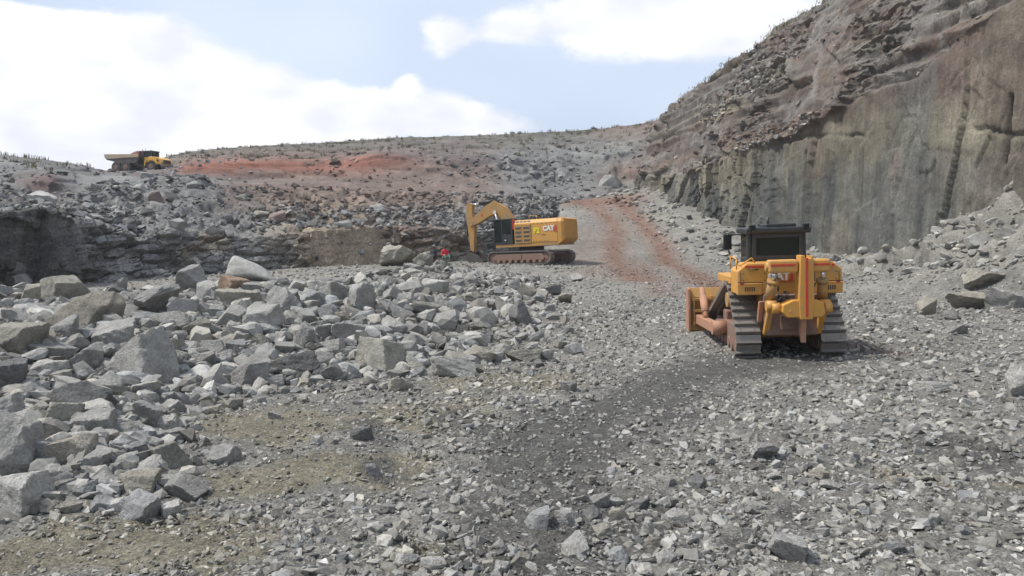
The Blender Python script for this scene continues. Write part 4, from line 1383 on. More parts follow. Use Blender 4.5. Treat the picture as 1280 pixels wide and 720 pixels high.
def text_mesh(name, s, size, mat, parent, mtx, bold=0.03, depth=.008):
    cu = bpy.data.curves.new('text', 'FONT')
    cu.body = s; cu.size = size; cu.offset = bold * size; cu.extrude = depth
    cu.align_x = 'CENTER'; cu.align_y = 'CENTER'
    cu.space_character = 0.98
    t = bpy.data.objects.new('text', cu); COL.objects.link(t)
    dg = bpy.context.evaluated_depsgraph_get()
    me = bpy.data.meshes.new_from_object(t.evaluated_get(dg))
    bpy.data.objects.remove(t); bpy.data.curves.remove(cu)
    me.name = name
    me.materials.clear(); me.materials.append(mat)
    me.transform(mtx)
    return link(name, me, parent)


def track_path(circles, n=400):
    """belt around circles (y,z,r) given in order; returns points and tangents along the loop, closed"""
    pts = []
    m = len(circles)
    arcs = []
    for i in range(m):
        y0, z0, r0 = circles[i]; y1, z1, r1 = circles[(i + 1) % m]
        dx, dz = y1 - y0, z1 - z0
        D = math.hypot(dx, dz); a = math.atan2(dz, dx)
        b = math.acos(max(-1, min(1, (r0 - r1) / D)))
        # outer tangent, loop runs counter-clockwise -> tangent points at angle a-b
        ang = a - b
        arcs.append(((y0 + r0 * math.cos(ang), z0 + r0 * math.sin(ang), ang), (y1 + r1 * math.cos(ang), z1 + r1 * math.sin(ang), ang)))
    out = []
    for i in range(m):
        s, e = arcs[i]
        for k in range(30):
            t = k / 30
            out.append((s[0] + (e[0] - s[0]) * t, s[1] + (e[1] - s[1]) * t))
        a0 = e[2]; a1 = arcs[(i + 1) % m][0][2]
        while a1 < a0:
            a1 += 2 * math.pi
        y1, z1, r1 = circles[(i + 1) % m]
        for k in range(24):
            a = a0 + (a1 - a0) * k / 24
            out.append((y1 + r1 * math.cos(a), z1 + r1 * math.sin(a)))
    P = np.array(out + [out[0]])
    seg = np.hypot(*np.diff(P, axis=0).T)
    cum = np.concatenate([[0], np.cumsum(seg)])
    return P, cum


def add_track(parent, x, circles, width, pitch, grouser=.07, name='track', thick=.05):
    """a crawler track: chain belt with every shoe a piece of its own"""
    P, cum = track_path(circles)
    n = int(round(cum[-1] / pitch))
    bm = bmesh.new()
    # chain: a thin closed belt inside the shoes
    ins = []
    for k in range(160):
        s = cum[-1] * k / 160
        ins.append((np.interp(s, cum, P[:, 0]), np.interp(s, cum, P[:, 1])))
    cen = np.mean(ins, 0)
    o_, i_ = [], []
    for k in range(160):
        p, q = np.array(ins[k - 1]), np.array(ins[(k + 1) % 160])
        t = (q - p) / np.linalg.norm(q - p)
        nrm = np.array([t[1], -t[0]])
        o_.append(np.array(ins[k]) - nrm * .02); i_.append(np.array(ins[k]) - nrm * .15)
    rows = []
    for xx, ring in ((x - width * .2, o_), (x + width * .2, o_), (x + width * .2, i_), (x - width * .2, i_)):
        rows.append([bm.verts.new((xx, p[0], p[1])) for p in ring])
    for a in range(4):
        for k in range(160):
            bm.faces.new((rows[a][k], rows[a][(k + 1) % 160], rows[(a + 1) % 4][(k + 1) % 160], rows[(a + 1) % 4][k]))
    belt = finish(name, bm, M['dark_steel'], parent)
    # one shoe, shared by all
    bm = bmesh.new()
    g = grouser
    prof = [(-.5 * pitch * .96, 0), (.5 * pitch * .96, 0), (.5 * pitch * .96, thick), (-.24 * pitch, thick), (-.30 * pitch, thick + g), (-.40 * pitch, thick + g), (-.46 * pitch, thick), (-.5 * pitch * .96, thick)]
    prism(bm, prof, -width / 2, width / 2, 'x', 0)
    for sx in (-.28, .28):
        for sy in (.0, .25):
            cyl(bm, (sx * width, sy * pitch, thick), (sx * width, sy * pitch, thick + .018), .018, n=6)
    bmesh.ops.recalc_face_normals(bm, faces=bm.faces[:])
    me = bpy.data.meshes.new('shoe'); bm.to_mesh(me); bm.free(); me.materials.append(M['steel'])
    for k in range(n):
        s = cum[-1] * k / n
        e = pitch * .5
        y0, z0 = np.interp((s - e) % cum[-1], cum, P[:, 0]), np.interp((s - e) % cum[-1], cum, P[:, 1])
        y1, z1 = np.interp((s + e) % cum[-1], cum, P[:, 0]), np.interp((s + e) % cum[-1], cum, P[:, 1])
        o = link('shoe', me, belt)
        # outward normal of the counter-clockwise loop is (tz, -ty)
        ang = math.atan2(z1 - z0, y1 - y0)
        o.location = (x, (y0 + y1) / 2, (z0 + z1) / 2)
        o.rotation_euler = (ang + math.pi, 0, 0)
    return belt


def wheel_disc(bm, x, y, z, r, w, teeth=0):
    cyl(bm, (x - w / 2, y, z), (x + w / 2, y, z), r, n=28)
    cyl(bm, (x - w / 2 - .04, y, z), (x + w / 2 + .04, y, z), r * .5, n=20)
    for k in range(teeth):
        a = 2 * math.pi * k / teeth
        box(bm, (x, y + math.cos(a) * r, z + math.sin(a) * r), (w * .6, .10, .10), (a, 0, 0))


# ------------------------------------------------------------------ bulldozer
def build_dozer():
    YAW = R(-4.5)
    c = ground_px(989, 445)
    root = empty('bulldozer', (c[0], c[1], float(H(c[0], c[1])) - .02), (R(0.5), R(-1.8), YAW))
    root.scale = (.875,) * 3
    tag(root, 'yellow crawler bulldozer seen from behind, ripper raised, on the gravel at right', 'bulldozer')
    Y, YD = M['yellow'], M['yellow_dirty']
    GX, SW = 1.06, .62
    circ = [(.42, .44, .40), (3.75, .44, .40), (1.35, 1.42, .42)]
    for sx in (-1, 1):
        add_track(root, sx * GX, circ, SW, .235, .085)

        def frame(bm, sx=sx):
            prism(bm, [(.45, .30), (3.7, .30), (3.7, .62), (2.2, .80), (.9, .80), (.45, .60)], sx * GX - .17, sx * GX + .17, 'x', .03)
            for k in range(7):
                yy = .75 + k * .44
                cyl(bm, (sx * GX - .2, yy, .24), (sx * GX + .2, yy, .24), .15, n=14)
            box(bm, (sx * GX, 2.3, .9), (.3, .5, .3), None, .04)
        part('track_frame', M['rust_mud'], root, frame)
        part('sprocket', M['rust_mud'], root, lambda bm, sx=sx: wheel_disc(bm, sx * GX, 1.35, 1.42, .36, .2, 22))
        part('idler', M['rust_mud'], root, lambda bm, sx=sx: (wheel_disc(bm, sx * GX, .42, .44, .33, .22)))
        part('idler', M['rust_mud'], root, lambda bm, sx=sx: (wheel_disc(bm, sx * GX, 3.75, .44, .33, .22)))
        # final drive housing
        part('final_drive', YD, root, lambda bm, sx=sx: (cyl(bm, (sx * .6, 1.35, 1.42), (sx * (GX + .28), 1.35, 1.42), .26, .2, 20)))
        # push arm of the blade
        def arm(bm, sx=sx):
            prism(bm, [(1.9, .42), (5.0, .32), (5.0, .62), (1.9, .72)], sx * 1.50 - .11, sx * 1.50 + .11, 'x', .03)
            cyl(bm, (sx * 1.2, 2.05, .57), (sx * 1.62, 2.05, .57), .2, n=16)
        part('push_arm', M['worn_orange'], root, arm)
        part('tilt_strut', M['worn_orange'], root, lambda bm, sx=sx: (cyl(bm, (sx * 1.5, 3.7, .66), (sx * 1.42, 4.9, 1.45), .085, n=12), cyl(bm, (sx * 1.48, 3.9, .79), (sx * 1.44, 4.55, 1.2), .12, n=12)))
    # hull between the tracks
    def hull(bm):
        prism(bm, [(.25, .75), (.55, .48), (3.9, .50), (4.1, 1.2), (1.6, 1.65), (.2, 1.65)], -.66, .66, 'x', .04)
    part('hull', YD, root, hull)
    def tank(bm):
        # rear fuel tank: wide, with sloped upper corners
        poly = [(-1.30, 1.66), (1.30, 1.66), (1.30, 1.98), (1.30, 2.26), (1.06, 2.46), (-1.06, 2.46), (-1.30, 2.26), (-1.30, 1.98)]
        prism(bm, poly, .10, .95, 'y', .03)
    part('fuel_tank', Y, root, tank)
    for sx in (-1, 1):
        def fender(bm, sx=sx):
            box(bm, (sx * 1.02, 1.75, 1.98), (.62, 1.75, .22), None, .03)
            box(bm, (sx * 1.0, .14, 1.80), (.62, .14, .30), None, .02)
        fe = part('fender', Y, root, fender)
        part('panel_seam', M['black'], fe, lambda bm, sx=sx: box(bm, (sx * .99, .062, 1.968), (.64, .012, .022)))
        for k in range(5):
            part('vent_slot', M['black'], fe, lambda bm, sx=sx, k=k: box(bm, (sx * 1.0 + (k - 2) * .055, .062, 1.80), (.026, .012, .11)))
    # belly step and rear housing
    def rear_case(bm):
        prism(bm, [(-.62, .62), (.62, .62), (.70, 1.1), (.66, 1.66), (-.66, 1.66), (-.70, 1.1)], -.12, .3, 'y', .03)
        box(bm, (0, -.16, .95), (.6, .12, .36), None, .03)
        cyl(bm, (0, -.26, .92), (0, -.14, .92), .09, n=12)
    part('rear_case', M['rust_mud'], root, rear_case)  # darker muddy steel: shade between the tracks is put into its colour
    # engine hood ahead of the cab
    def hood(bm):
        prism(bm, [(2.6, 1.3), (4.55, 1.1), (4.55, 2.15), (2.6, 2.35)], -.55, .55, 'x', .05)
    hd = part('engine_hood', Y, root, hood)
    part('exhaust_pipe', M['black'], hd, lambda bm: (cyl(bm, (.25, 3.4, 2.2), (.25, 3.4, 3.05), .08), cyl(bm, (.25, 3.4, 2.4), (.25, 3.4, 2.8), .12)))
    part('exhaust_pipe', M['black'], hd, lambda bm: (cyl(bm, (-.25, 3.4, 2.2), (-.25, 3.4, 3.0), .08), cyl(bm, (-.25, 3.4, 2.4), (-.25, 3.4, 2.75), .12)))
    # cab: black frame, glass, thick roof
    def cabf(bm):
        box(bm, (0, 1.75, 2.45), (1.50, 1.55, .62), None, .03)
        for sx in (-1, 1):
            box(bm, (sx * .70, 1.02, 2.95), (.13, .12, 1.0), None, .02)
            box(bm, (sx * .68, 2.48, 2.95), (.10, .10, 1.0), None, .02)
            box(bm, (sx * .71, 1.75, 2.95), (.07, .08, 1.0), None, .01)
            # ROPS posts outside the cab
            box(bm, (sx * .83, 1.15, 2.75), (.13, .22, 1.5), (0, sx * -.03, 0), .03)
        box(bm, (0, .99, 3.36), (1.4, .08, .12), None, .01)
        box(bm, (0, .99, 2.78), (1.4, .07, .10), None, .01)
    cab = part('cab', M['black'], root, cabf)
    def roof(bm):
        box(bm, (0, 1.72, 3.50), (1.72, 1.8, .17), None, .05)
        box(bm, (0, 1.02, 3.48), (1.95, .34, .15), None, .03)
        box(bm, (.1, 1.3, 3.62), (.9, .8, .10), None, .03)
    part('roof', M['black'], cab, roof)
    part('rear_window', M['glass'], cab, lambda bm: box(bm, (0, 1.00, 3.07), (1.24, .02, .50)))
    part('windshield', M['glass'], cab, lambda bm: box(bm, (0, 2.48, 3.05), (1.24, .02, .7)))
    for sx in (-1, 1):
        part('side_window', M['glass'], cab, lambda bm, sx=sx: box(bm, (sx * .715, 1.42, 3.05), (.02, .58, .68)))
        part('side_window', M['glass'], cab, lambda bm, sx=sx: box(bm, (sx * .715, 2.1, 3.05), (.02, .60, .68)))
    part('seat', M['rubber'], cab, lambda bm: (box(bm, (0, 1.55, 3.0), (.5, .14, .6), None, .05), box(bm, (0, 1.8, 2.78), (.5, .5, .12), None, .04)))
    for sx in (-1, 1):
        lp = part('work_lamp', M['black'], cab, lambda bm, sx=sx: (box(bm, (sx * .80, .84, 3.58), (.20, .12, .15), None, .02), cyl(bm, (sx * .80, .84, 3.5), (sx * .80, .92, 3.42), .02)))
        part('lens', M['glass'], lp, lambda bm, sx=sx: box(bm, (sx * .80, .775, 3.58), (.15, .012, .10)))
    cab.scale = (.86, 1, 1); cab.location = (-.07, 0, -.22)
    # left mirror on its arm
    mi = part('mirror', M['black'], root, lambda bm: (box(bm, (-1.22, 1.75, 2.98), (.24, .05, .42), (0, 0, .25), .02), pipe(bm, [(-.70, 1.6, 3.16), (-1.2, 1.75, 3.2), (-1.2, 1.75, 2.98)], .018),
                                                pipe(bm, [(-1.2, 1.75, 2.82), (-1.18, 1.7, 2.65), (-.98, 1.55, 2.42)], .022)))
    part('handrail', Y, root, lambda bm: (pipe(bm, [(-1.27, .35, 2.30), (-1.27, .35, 2.56), (-1.27, 1.1, 2.62), (-1.27, 1.1, 2.30)], .02), pipe(bm, [(-1.22, .2, 2.40), (-.9, .3, 2.58), (-.8, .4, 2.47)], .02)))
    part('antenna', M['black'], cab, lambda bm: (cyl(bm, (.0, 2.0, 3.6), (.0, 2.0, 3.85), .05, n=10),))
    # small fittings on the rear
    ft = [o for o in root.children if o.name.startswith('fuel_tank')][0]
    part('filler_cap', M['black'], ft, lambda bm: cyl(bm, (.95, .5, 2.44), (.95, .5, 2.53), .09, n=14))
    for xx in (-1.22, -.56, .62, 1.22):
        part('panel_seam', M['dark_steel'], ft, lambda bm, xx=xx: box(bm, (xx, .092, 2.10), (.012, .012, .26)))
    for xx in (-1.15, -.62, .68, 1.15):
        for zz in (2.02, 2.2):
            part('bolt', M['dark_steel'], ft, lambda bm, xx=xx, zz=zz: cyl(bm, (xx, .10, zz), (xx, .078, zz), .016, n=6))
    for sx in (-1, 1):
        part('tail_lamp', M['red'], ft, lambda bm, sx=sx: box(bm, (sx * 1.19, .082, 1.93), (.10, .03, .05), None, .006))
        part('grab_handle', M['black'], ft, lambda bm, sx=sx: pipe(bm, [(sx * 1.0, .1, 2.30), (sx * 1.0, .03, 2.30), (sx * .8, .03, 2.30), (sx * .8, .1, 2.30)], .013))
    # red stripes on the tank, logo plate and letters
    part('red_stripe', M['red'], root, lambda bm: box(bm, (-.86, .088, 2.37), (.50, .018, .045)))
    part('red_stripe', M['red'], root, lambda bm: box(bm, (.86, .088, 2.37), (.50, .018, .045)))
    lg = part('logo_plate', M['yellow'], root, lambda bm: box(bm, (-.24, .088, 2.10), (.64, .016, .27), None, .004))
    mt = Matrix.Translation((-.27, .072, 2.105)) @ Matrix.Rotation(R(90), 4, 'X')
    text_mesh('letters', 'CAT', .27, M['white'], lg, mt, .045)
    part('logo_triangle', M['red'], lg, lambda bm: prism(bm, [(-.03, 2.00), (.08, 2.00), (.08, 2.16), (.03, 2.2)], .064, .076, 'y'))
    part('logo_band', M['red'], lg, lambda bm: box(bm, (-.24, .074, 1.982), (.60, .006, .018)))
    # ripper: cross beam on top, mast, bracket, links, cylinders, shank
    rp = empty('ripper', (0, 0, 0)); rp.parent = root
    part('beam', Y, rp, lambda bm: (box(bm, (-.36, -.55, 2.40), (.70, .34, .32), (0, 0, 0), .05), box(bm, (.48, -.55, 2.40), (.56, .34, .32), None, .05),
                                    cyl(bm, (-.76, -.55, 2.40), (.80, -.55, 2.40), .10, n=14)))
    part('red_stripe', M['red'], rp, lambda bm: box(bm, (-.37, -.727, 2.43), (.60, .012, .05)))
    part('red_stripe', M['red'], rp, lambda bm: box(bm, (.50, -.727, 2.43), (.46, .012, .05)))
    part('mast', Y, rp, lambda bm: (prism(bm, [(-.0, 1.10), (.30, 1.10), (.34, 1.6), (.32, 2.62), (.26, 2.66), (.26, 2.58), (.12, 2.58), (.12, 2.66), (.02, 2.66), (-.02, 1.6)], -.82, -.42, 'y', .015)))
    part('red_stripe', M['red'], rp, lambda bm: box(bm, (.16, -.832, 1.88), (.06, .014, 1.44)))
    part('bracket', Y, rp, lambda bm: (prism(bm, [(-.42, 1.28), (-.30, 1.14), (.55, 1.14), (.62, 1.25), (.58, 1.50), (.40, 1.58), (-.15, 1.58), (-.40, 1.46)], -.78, -.40, 'y', .03),
                                       cyl(bm, (-.22, -.80, 1.30), (-.22, -.76, 1.30), .03, n=10), cyl(bm, (.62, -.6, 1.36), (.80, -.6, 1.36), .14, n=16), cyl(bm, (-.62, -.55, 1.36), (-.42, -.55, 1.36), .14, n=16)))
    for sx, xx in ((-1, -.62), (1, .68)):
        cy = part('lift_cylinder', YD, rp, lambda bm, xx=xx, sx=sx: (cyl(bm, (xx, -.30, 1.55), (xx + sx * -.06, -.52, 2.02), .125, n=16), cyl(bm, (xx + sx * -.055, -.50, 1.98), (xx + sx * -.06, -.53, 2.06), .15, n=16)))
        part('rod', M['chrome'], cy, lambda bm, xx=xx, sx=sx: cyl(bm, (xx + sx * -.06, -.52, 2.02), (xx + sx * -.07, -.58, 2.30), .055, n=12))
        part('link_arm', Y, rp, lambda bm, xx=xx, sx=sx: (prism(bm, [(-.02, .62), (.12, .66), (-.42, 1.48), (-.60, 1.40)], xx - .07, xx + .07, 'x', .02), cyl(bm, (xx - .12, -.5, 1.42), (xx + .12, -.5, 1.42), .13, n=16)))
        part('link_arm', M['worn_orange'], rp, lambda bm, xx=xx, sx=sx: (prism(bm, [(.05, .95), (.2, .95), (-.05, 1.5), (-.2, 1.5)], xx - sx * -.14 - .06, xx - sx * -.14 + .06, 'x', .02)))
    part('hose', M['black'], rp, lambda bm: (pipe(bm, [(-.34, .06, 2.2), (-.33, -.05, 2.0), (-.34, -.12, 1.75), (-.36, -.2, 1.55)], .022), pipe(bm, [(-.46, -.05, 2.2), (-.40, .02, 2.16), (-.34, .05, 2.2)], .022),
                                             pipe(bm, [(-.30, -.1, 1.6), (-.36, -.3, 1.5), (-.30, -.3, 1.62)], .03)))
    part('hose', M['black'], rp, lambda bm: [pipe(bm, [(sx * .52, .05, 1.75), (sx * .50, -.12, 1.66), (sx * .46, -.25, 1.78), (sx * .50, -.36, 1.95)], .02) for sx in (-1, 1)])
    part('hose', M['black'], rp, lambda bm: [pipe(bm, [(-.15 + k * .05, .05, 1.72), (-.16 + k * .05, -.15, 1.62), (-.2 + k * .05, -.3, 1.66), (-.22 + k * .04, -.38, 1.6)], .018) for k in range(2)])
    part('shank', M['worn_orange'], rp, lambda bm: (prism(bm, [(-.70, 1.2), (-.50, 1.2), (-.42, .75), (-.55, .52), (-.62, .50), (-.60, .75)], .07, .20, 'x', .01)))
    # blade: curved mouldboard, end plates, cutting edge
    def blade(bm):
        prof = [(5.05, .12), (5.16, .45), (5.16, .9), (5.08, 1.30), (5.22, 1.62), (5.30, 1.62), (5.20, 1.28), (5.28, .9), (5.28, .45), (5.16, .08)]
        prism(bm, prof, -1.78, 1.78, 'x', 0)
        for zz in (.38, .82, 1.22):
            box(bm, (0, 5.07, zz), (3.4, .16, .10), None, .01)
        for k in range(7):
            box(bm, (-1.65 + k * .55, 5.08, .8), (.05, .16, 1.1), None, .006)
    bl = part('blade', M['yellow_dirty'], root, blade)
    for sx in (-1, 1):
        part('end_plate', M['worn_orange'], bl, lambda bm, sx=sx: prism(bm, [(4.98, .08), (5.55, .04), (5.5, .9), (5.42, 1.5), (5.25, 1.66), (5.02, 1.60), (4.95, .9)], sx * 1.81 - .035, sx * 1.81 + .035, 'x', .01))
        part('lift_cylinder', Y, root, lambda bm, sx=sx: (cyl(bm, (sx * .72, 4.35, 1.95), (sx * .80, 4.9, 1.1), .09, n=14), cyl(bm, (sx * .8, 4.85, 1.15), (sx * .85, 5.05, .7), .05, n=12)))
    bl.scale = (1, 1, .9)
    part('cutting_edge', M['steel'], bl, lambda bm: box(bm, (0, 5.14, .08), (3.55, .05, .22), (.15, 0, 0)))
    return root


build_dozer()
build_plants()


# ------------------------------------------------------------------ excavator
def build_excavator():
    D0 = 64.0
    p = pt(665, 329, D0)
    gz = float(H(p[0], p[1]))
    root = empty('excavator', (p[0], p[1], gz + .0), (0, 0, 0))
    tag(root, 'large yellow crawler excavator at the foot of the haul ramp, bucket lowered', 'excavator')
    Y, YD = M['yellow'], M['yellow_dirty']
    # heading: machine's forward (+Y local) turned to the left and away from the viewer
    under = empty('undercarriage', (0, 0, 0), (R(-2.2), 0, R(90 - 33))); under.parent = root
    for sx in (-1, 1):
        add_track(under, sx * 1.75, [(-2.5, .52, .46), (2.5, .52, .46)], .66, .26, .05)
        def frame(bm, sx=sx):
            prism(bm, [(-2.3, .30), (2.3, .30), (2.45, .5), (2.2, .82), (-2.2, .82), (-2.45, .5)], sx * 1.75 - .28, sx * 1.75 + .28, 'x', .04)
            for k in range(8):
                cyl(bm, (sx * 1.75 - .3, -2.0 + k * .57, .24), (sx * 1.75 + .3, -2.0 + k * .57, .24), .15, n=12)
            for yy in (-2.5, 2.5):
                wheel_disc(bm, sx * 1.75, yy, .52, .38, .34)
            box(bm, (sx * 2.05, -.2, .58), (.05, .18, .46), None, .01)
        part('track_frame', M['rust_mud'], under, frame)
    part('car_body', M['dark_steel'], under, lambda bm: (box(bm, (0, 0, .85), (2.9, 2.2, .5), None, .06), cyl(bm, (0, 0, 1.0), (0, 0, 1.42), 1.05, n=32)))
    # house
    hs = empty('house', (0, 0, 0), (R(-3.2), R(0), R(90 - 24))); hs.parent = root; hs.scale = (1, .93, 1)
    part('deck', YD, hs, lambda bm: (prism(bm, [(-1.72, -3.4), (1.72, -3.4), (1.72, 2.3), (.6, 2.5), (.6, 1.2), (-.55, 1.2), (-.55, 2.6), (-1.72, 2.6)], 1.40, 1.66, 'z', .02)))
    # engine hood and side panels
    part('engine_hood', Y, hs, lambda bm: (prism(bm, [(-1.74, 1.66), (1.74, 1.66), (1.74, 3.25), (1.55, 3.55), (-1.55, 3.55), (-1.74, 3.25)], -3.25, .75, 'y', .04)))
    def cw(bm):
        # counterweight: flush with the hood, rounded towards the rear, underside rising
        prof = [(-1.74, 1.66), (1.74, 1.66), (1.74, 3.25), (1.55, 3.56), (-1.55, 3.56), (-1.74, 3.25)]
        rings = []
        for yy, kx, zb, kt in ((-3.26, 1.0, 1.50, 0), (-3.60, .985, 1.66, 0), (-3.78, .93, 1.80, .04), (-3.90, .80, 1.95, .10)):
            rings.append([bm.verts.new((x * kx, yy, (zb if z < 1.7 else z - kt))) for x, z in prof])
        for a_, b_ in zip(rings, rings[1:]):
            for k in range(6):
                bm.faces.new((a_[k], a_[(k + 1) % 6], b_[(k + 1) % 6], b_[k]))
        bm.faces.new(rings[0]); bm.faces.new(rings[-1][::-1])
    part('counterweight', Y, hs, cw)
    X = -1.748
    # grille panels with slots behind the cab
    for yy0, yy1 in ((.02, .70), (-.78, -.06)):
        gp = part('grille_panel', YD, hs, lambda bm, a=yy0, b=yy1: box(bm, (X - .006, (a + b) / 2, 2.42), (.03, b - a, 1.45), None, .006))
        for k in range(4):
            part('grille_slot', M['dark_steel'], gp, lambda bm, a=yy0, b=yy1, k=k: box(bm, (X - .024, (a + b) / 2, 1.90 + k * .33), (.012, (b - a) * .78, .17)))
    for k in range(4):
        part('grille_slot', M['dark_steel'], hs, lambda bm, k=k: box(bm, (X - .004 + .11, .45 - k * .36, 3.42), (.03, .26, .12), (0, R(32), 0)))
    part('panel_seam', M['dark_steel'], hs, lambda bm: box(bm, (X - .004, -.84, 2.45), (.012, .025, 1.55)))
    for z, y0, y1 in ((1.78, -2.5, -.9), (3.22, -3.2, -.9)):
        for k in range(6):
            yy = y0 + (y1 - y0) * (k + .5) / 6
            part('panel_bolt_strip', M['dark_steel'], hs, lambda bm, yy=yy, z=z: box(bm, (X - .004, yy, z), (.014, .16, .022)))
    # number and brand lettering on the side (faces -X)
    rotm = Matrix.Rotation(R(-90), 4, 'Z') @ Matrix.Rotation(R(90), 4, 'X')
    text_mesh('number', 'F2', .56, M['sign_yellow'], hs, Matrix.Translation((X - .012, -1.35, 2.62)) @ rotm, .05)
    lgp = text_mesh('letters', 'CAT', .52, M['white'], hs, Matrix.Translation((X - .014, -2.45, 2.75)) @ rotm, .05)
    part('logo_triangle', M['red'], lgp, lambda bm: prism(bm, [(-2.92, 2.50), (-3.20, 2.50), (-3.20, 2.95), (-3.05, 2.98)], X - .02, X + .01, 'x'))
    part('stripe_text', M['dark_steel'], hs, lambda bm: box(bm, (X - .006, -2.0, 2.28), (.014, .4, .03)))
    # roof furniture: handrails, exhaust, filter
    part('handrail', M['yellow'], hs, lambda bm: (pipe(bm, [(-1.45, -.6, 3.5), (-1.45, -.6, 3.85), (-1.45, -1.3, 3.85), (-1.45, -1.3, 3.5)], .025)))
    part('exhaust_pipe', M['black'], hs, lambda bm: (cyl(bm, (.3, -2.1, 3.5), (.3, -2.1, 4.1), .10, n=12), cyl(bm, (.3, -2.1, 4.1), (.3, -2.25, 4.25), .08, n=12)))
    part('air_filter', M['black'], hs, lambda bm: cyl(bm, (-.5, -1.5, 3.5), (-.5, -1.5, 3.85), .12, n=12))
    # cab: slanted glass, black-green frame, red panel behind
    cb = empty('cab', (0, 0, 0)); cb.parent = hs
    def cabf(bm):
        for xx in (-1.72, -.68):
            box(bm, (xx, 2.66, 2.65), (.09, .09, 2.0), (R(3), 0, 0), .01)
            box(bm, (xx, 1.92, 2.65), (.08, .10, 2.0), None, .01)
            box(bm, (xx, .98, 2.65), (.09, .14, 2.0), None, .01)
            box(bm, (xx, 1.45, 2.05), (.07, .95, .80), None, .01)
            box(bm, (xx, 2.3, 1.74), (.07, .8, .14), None, .01)
        box(bm, (-1.2, .95, 2.5), (1.0, .07, 1.6), None, .01)
    part('cab_frame', M['black'], cb, cabf)
    part('cab_roof', M['black'], cb, lambda bm: (box(bm, (-1.2, 1.82, 3.70), (1.14, 1.86, .12), None, .04), box(bm, (-1.2, 2.7, 3.62), (1.0, .14, .10), None, .02)))
    part('front_window', M['glass'], cb, lambda bm: box(bm, (-1.2, 2.68, 2.7), (.98, .03, 1.8), (R(3), 0, 0)))
    part('door_window', M['glass'], cb, lambda bm: box(bm, (-1.73, 2.28, 2.70), (.02, .62, 1.7)))
    part('side_window', M['glass'], cb, lambda bm: box(bm, (-1.73, 1.45, 3.04), (.02, .80, 1.1)))
    part('seat', M['rubber'], cb, lambda bm: (box(bm, (-1.2, 1.5, 2.4), (.5, .15, .8), (R(-8), 0, 0), .05), box(bm, (-1.2, 1.8, 2.1), (.5, .5, .15), None, .05)))
    part('red_panel', M['red'], cb, lambda bm: box(bm, (-1.66, .84, 3.25), (.16, .16, .85), None, .01))
    part('door_handle', M['white'], cb, lambda bm: box(bm, (-1.78, 1.62, 2.0), (.03, .14, .08), None, .01))
    # boom: gooseneck, tapered plates
    def plate(pts_c, w):
        """closed side outline from centre line (y,z,half height)"""
        P = [np.array(q[:2]) for q in pts_c]
        up_, dn = [], []
        for i, q in enumerate(pts_c):
            t = P[min(i + 1, len(P) - 1)] - P[max(i - 1, 0)]
            t = t / np.linalg.norm(t); nn = np.array([-t[1], t[0]])
            up_.append(tuple(P[i] + nn * q[2])); dn.append(tuple(P[i] - nn * q[2]))
        return up_ + dn[::-1]
    def boom(bm):
        prism(bm, plate([(1.1, 2.35, .40), (1.9, 3.35, .58), (2.65, 4.32, .62), (3.35, 4.84, .58), (4.2, 4.46, .46), (5.0, 3.98, .36), (5.7, 3.62, .26)], .3), -.28, .38, 'x', .02)
    bo = part('boom', YD, hs, boom)
    part('mark', M['red'], bo, lambda bm: (box(bm, (-.292, 4.55, 4.24), (.012, .16, .20)),))
    for xx in (-.45, .55):
        bc = part('boom_cylinder', M['black'], hs, lambda bm, xx=xx: cyl(bm, (xx, 2.35, 2.0), (xx, 2.75, 3.05), .15, n=14))
        part('rod', M['chrome'], bc, lambda bm, xx=xx: (cyl(bm, (xx, 2.74, 3.0), (xx, 3.15, 4.35), .09, n=12), cyl(bm, (xx - .1, 3.15, 4.4), (xx + .1, 3.15, 4.4), .16, n=12)))
    sc_ = part('stick_cylinder', M['black'], hs, lambda bm: (cyl(bm, (.05, 3.2, 5.42), (.05, 4.9, 5.28), .16, n=14), box(bm, (.05, 3.15, 5.25), (.3, .4, .4), None, .03)))
    part('rod', M['chrome'], sc_, lambda bm: cyl(bm, (.05, 4.9, 5.28), (.05, 5.75, 5.2), .09, n=12))
    def stick(bm):
        prism(bm, [(5.55, 5.25), (5.85, 5.40), (6.15, 5.2), (6.22, 4.2), (6.12, 3.3), (5.92, 1.2), (5.62, 1.15), (5.42, 3.2), (5.45, 3.8), (5.60, 4.4)], -.20, .30, 'x', .02)
        cyl(bm, (-.34, 5.7, 3.62), (.44, 5.7, 3.62), .2, n=16)
    st = part('stick', YD, hs, stick)
    part('bucket_cylinder', M['dark_steel'], hs, lambda bm: (cyl(bm, (.05, 6.28, 4.6), (.05, 6.25, 2.6), .12, n=14), cyl(bm, (.05, 6.25, 2.6), (.05, 6.1, 1.6), .07, n=12), box(bm, (.05, 6.0, 1.5), (.3, .5, .16), (R(30), 0, 0), .02)))
    def bucket(bm):
        out = [(5.95, 1.35), (6.05, .85), (5.85, .30), (5.35, .02), (4.7, .06), (4.25, .42), (4.4, .46), (4.8, .22), (5.3, .18), (5.7, .42), (5.86, .9), (5.75, 1.3)]
        prism(bm, out, -.85, .95, 'x', 0)
        for xx in (-.86, .92):
            prism(bm, [(5.95, 1.30), (6.03, .85), (5.83, .32), (5.35, .05), (4.7, .09), (4.28, .42), (4.9, .95)], xx - .02, xx + .04, 'x', 0)
        for k in range(5):
            prism(bm, [(4.35, .40), (4.32, .52), (3.98, .60)], -.80 + k * .4, -.68 + k * .4, 'x', 0)
    part('bucket', M['dark_steel'], hs, bucket)
    part('mirror', M['black'], cb, lambda bm: (box(bm, (-1.85, 2.75, 3.2), (.16, .05, .32), None, .01), pipe(bm, [(-1.7, 2.66, 3.4), (-1.85, 2.75, 3.35)], .015)))
    # crawler must stand level on the ground, so nothing else turns with it
    return root


build_excavator()


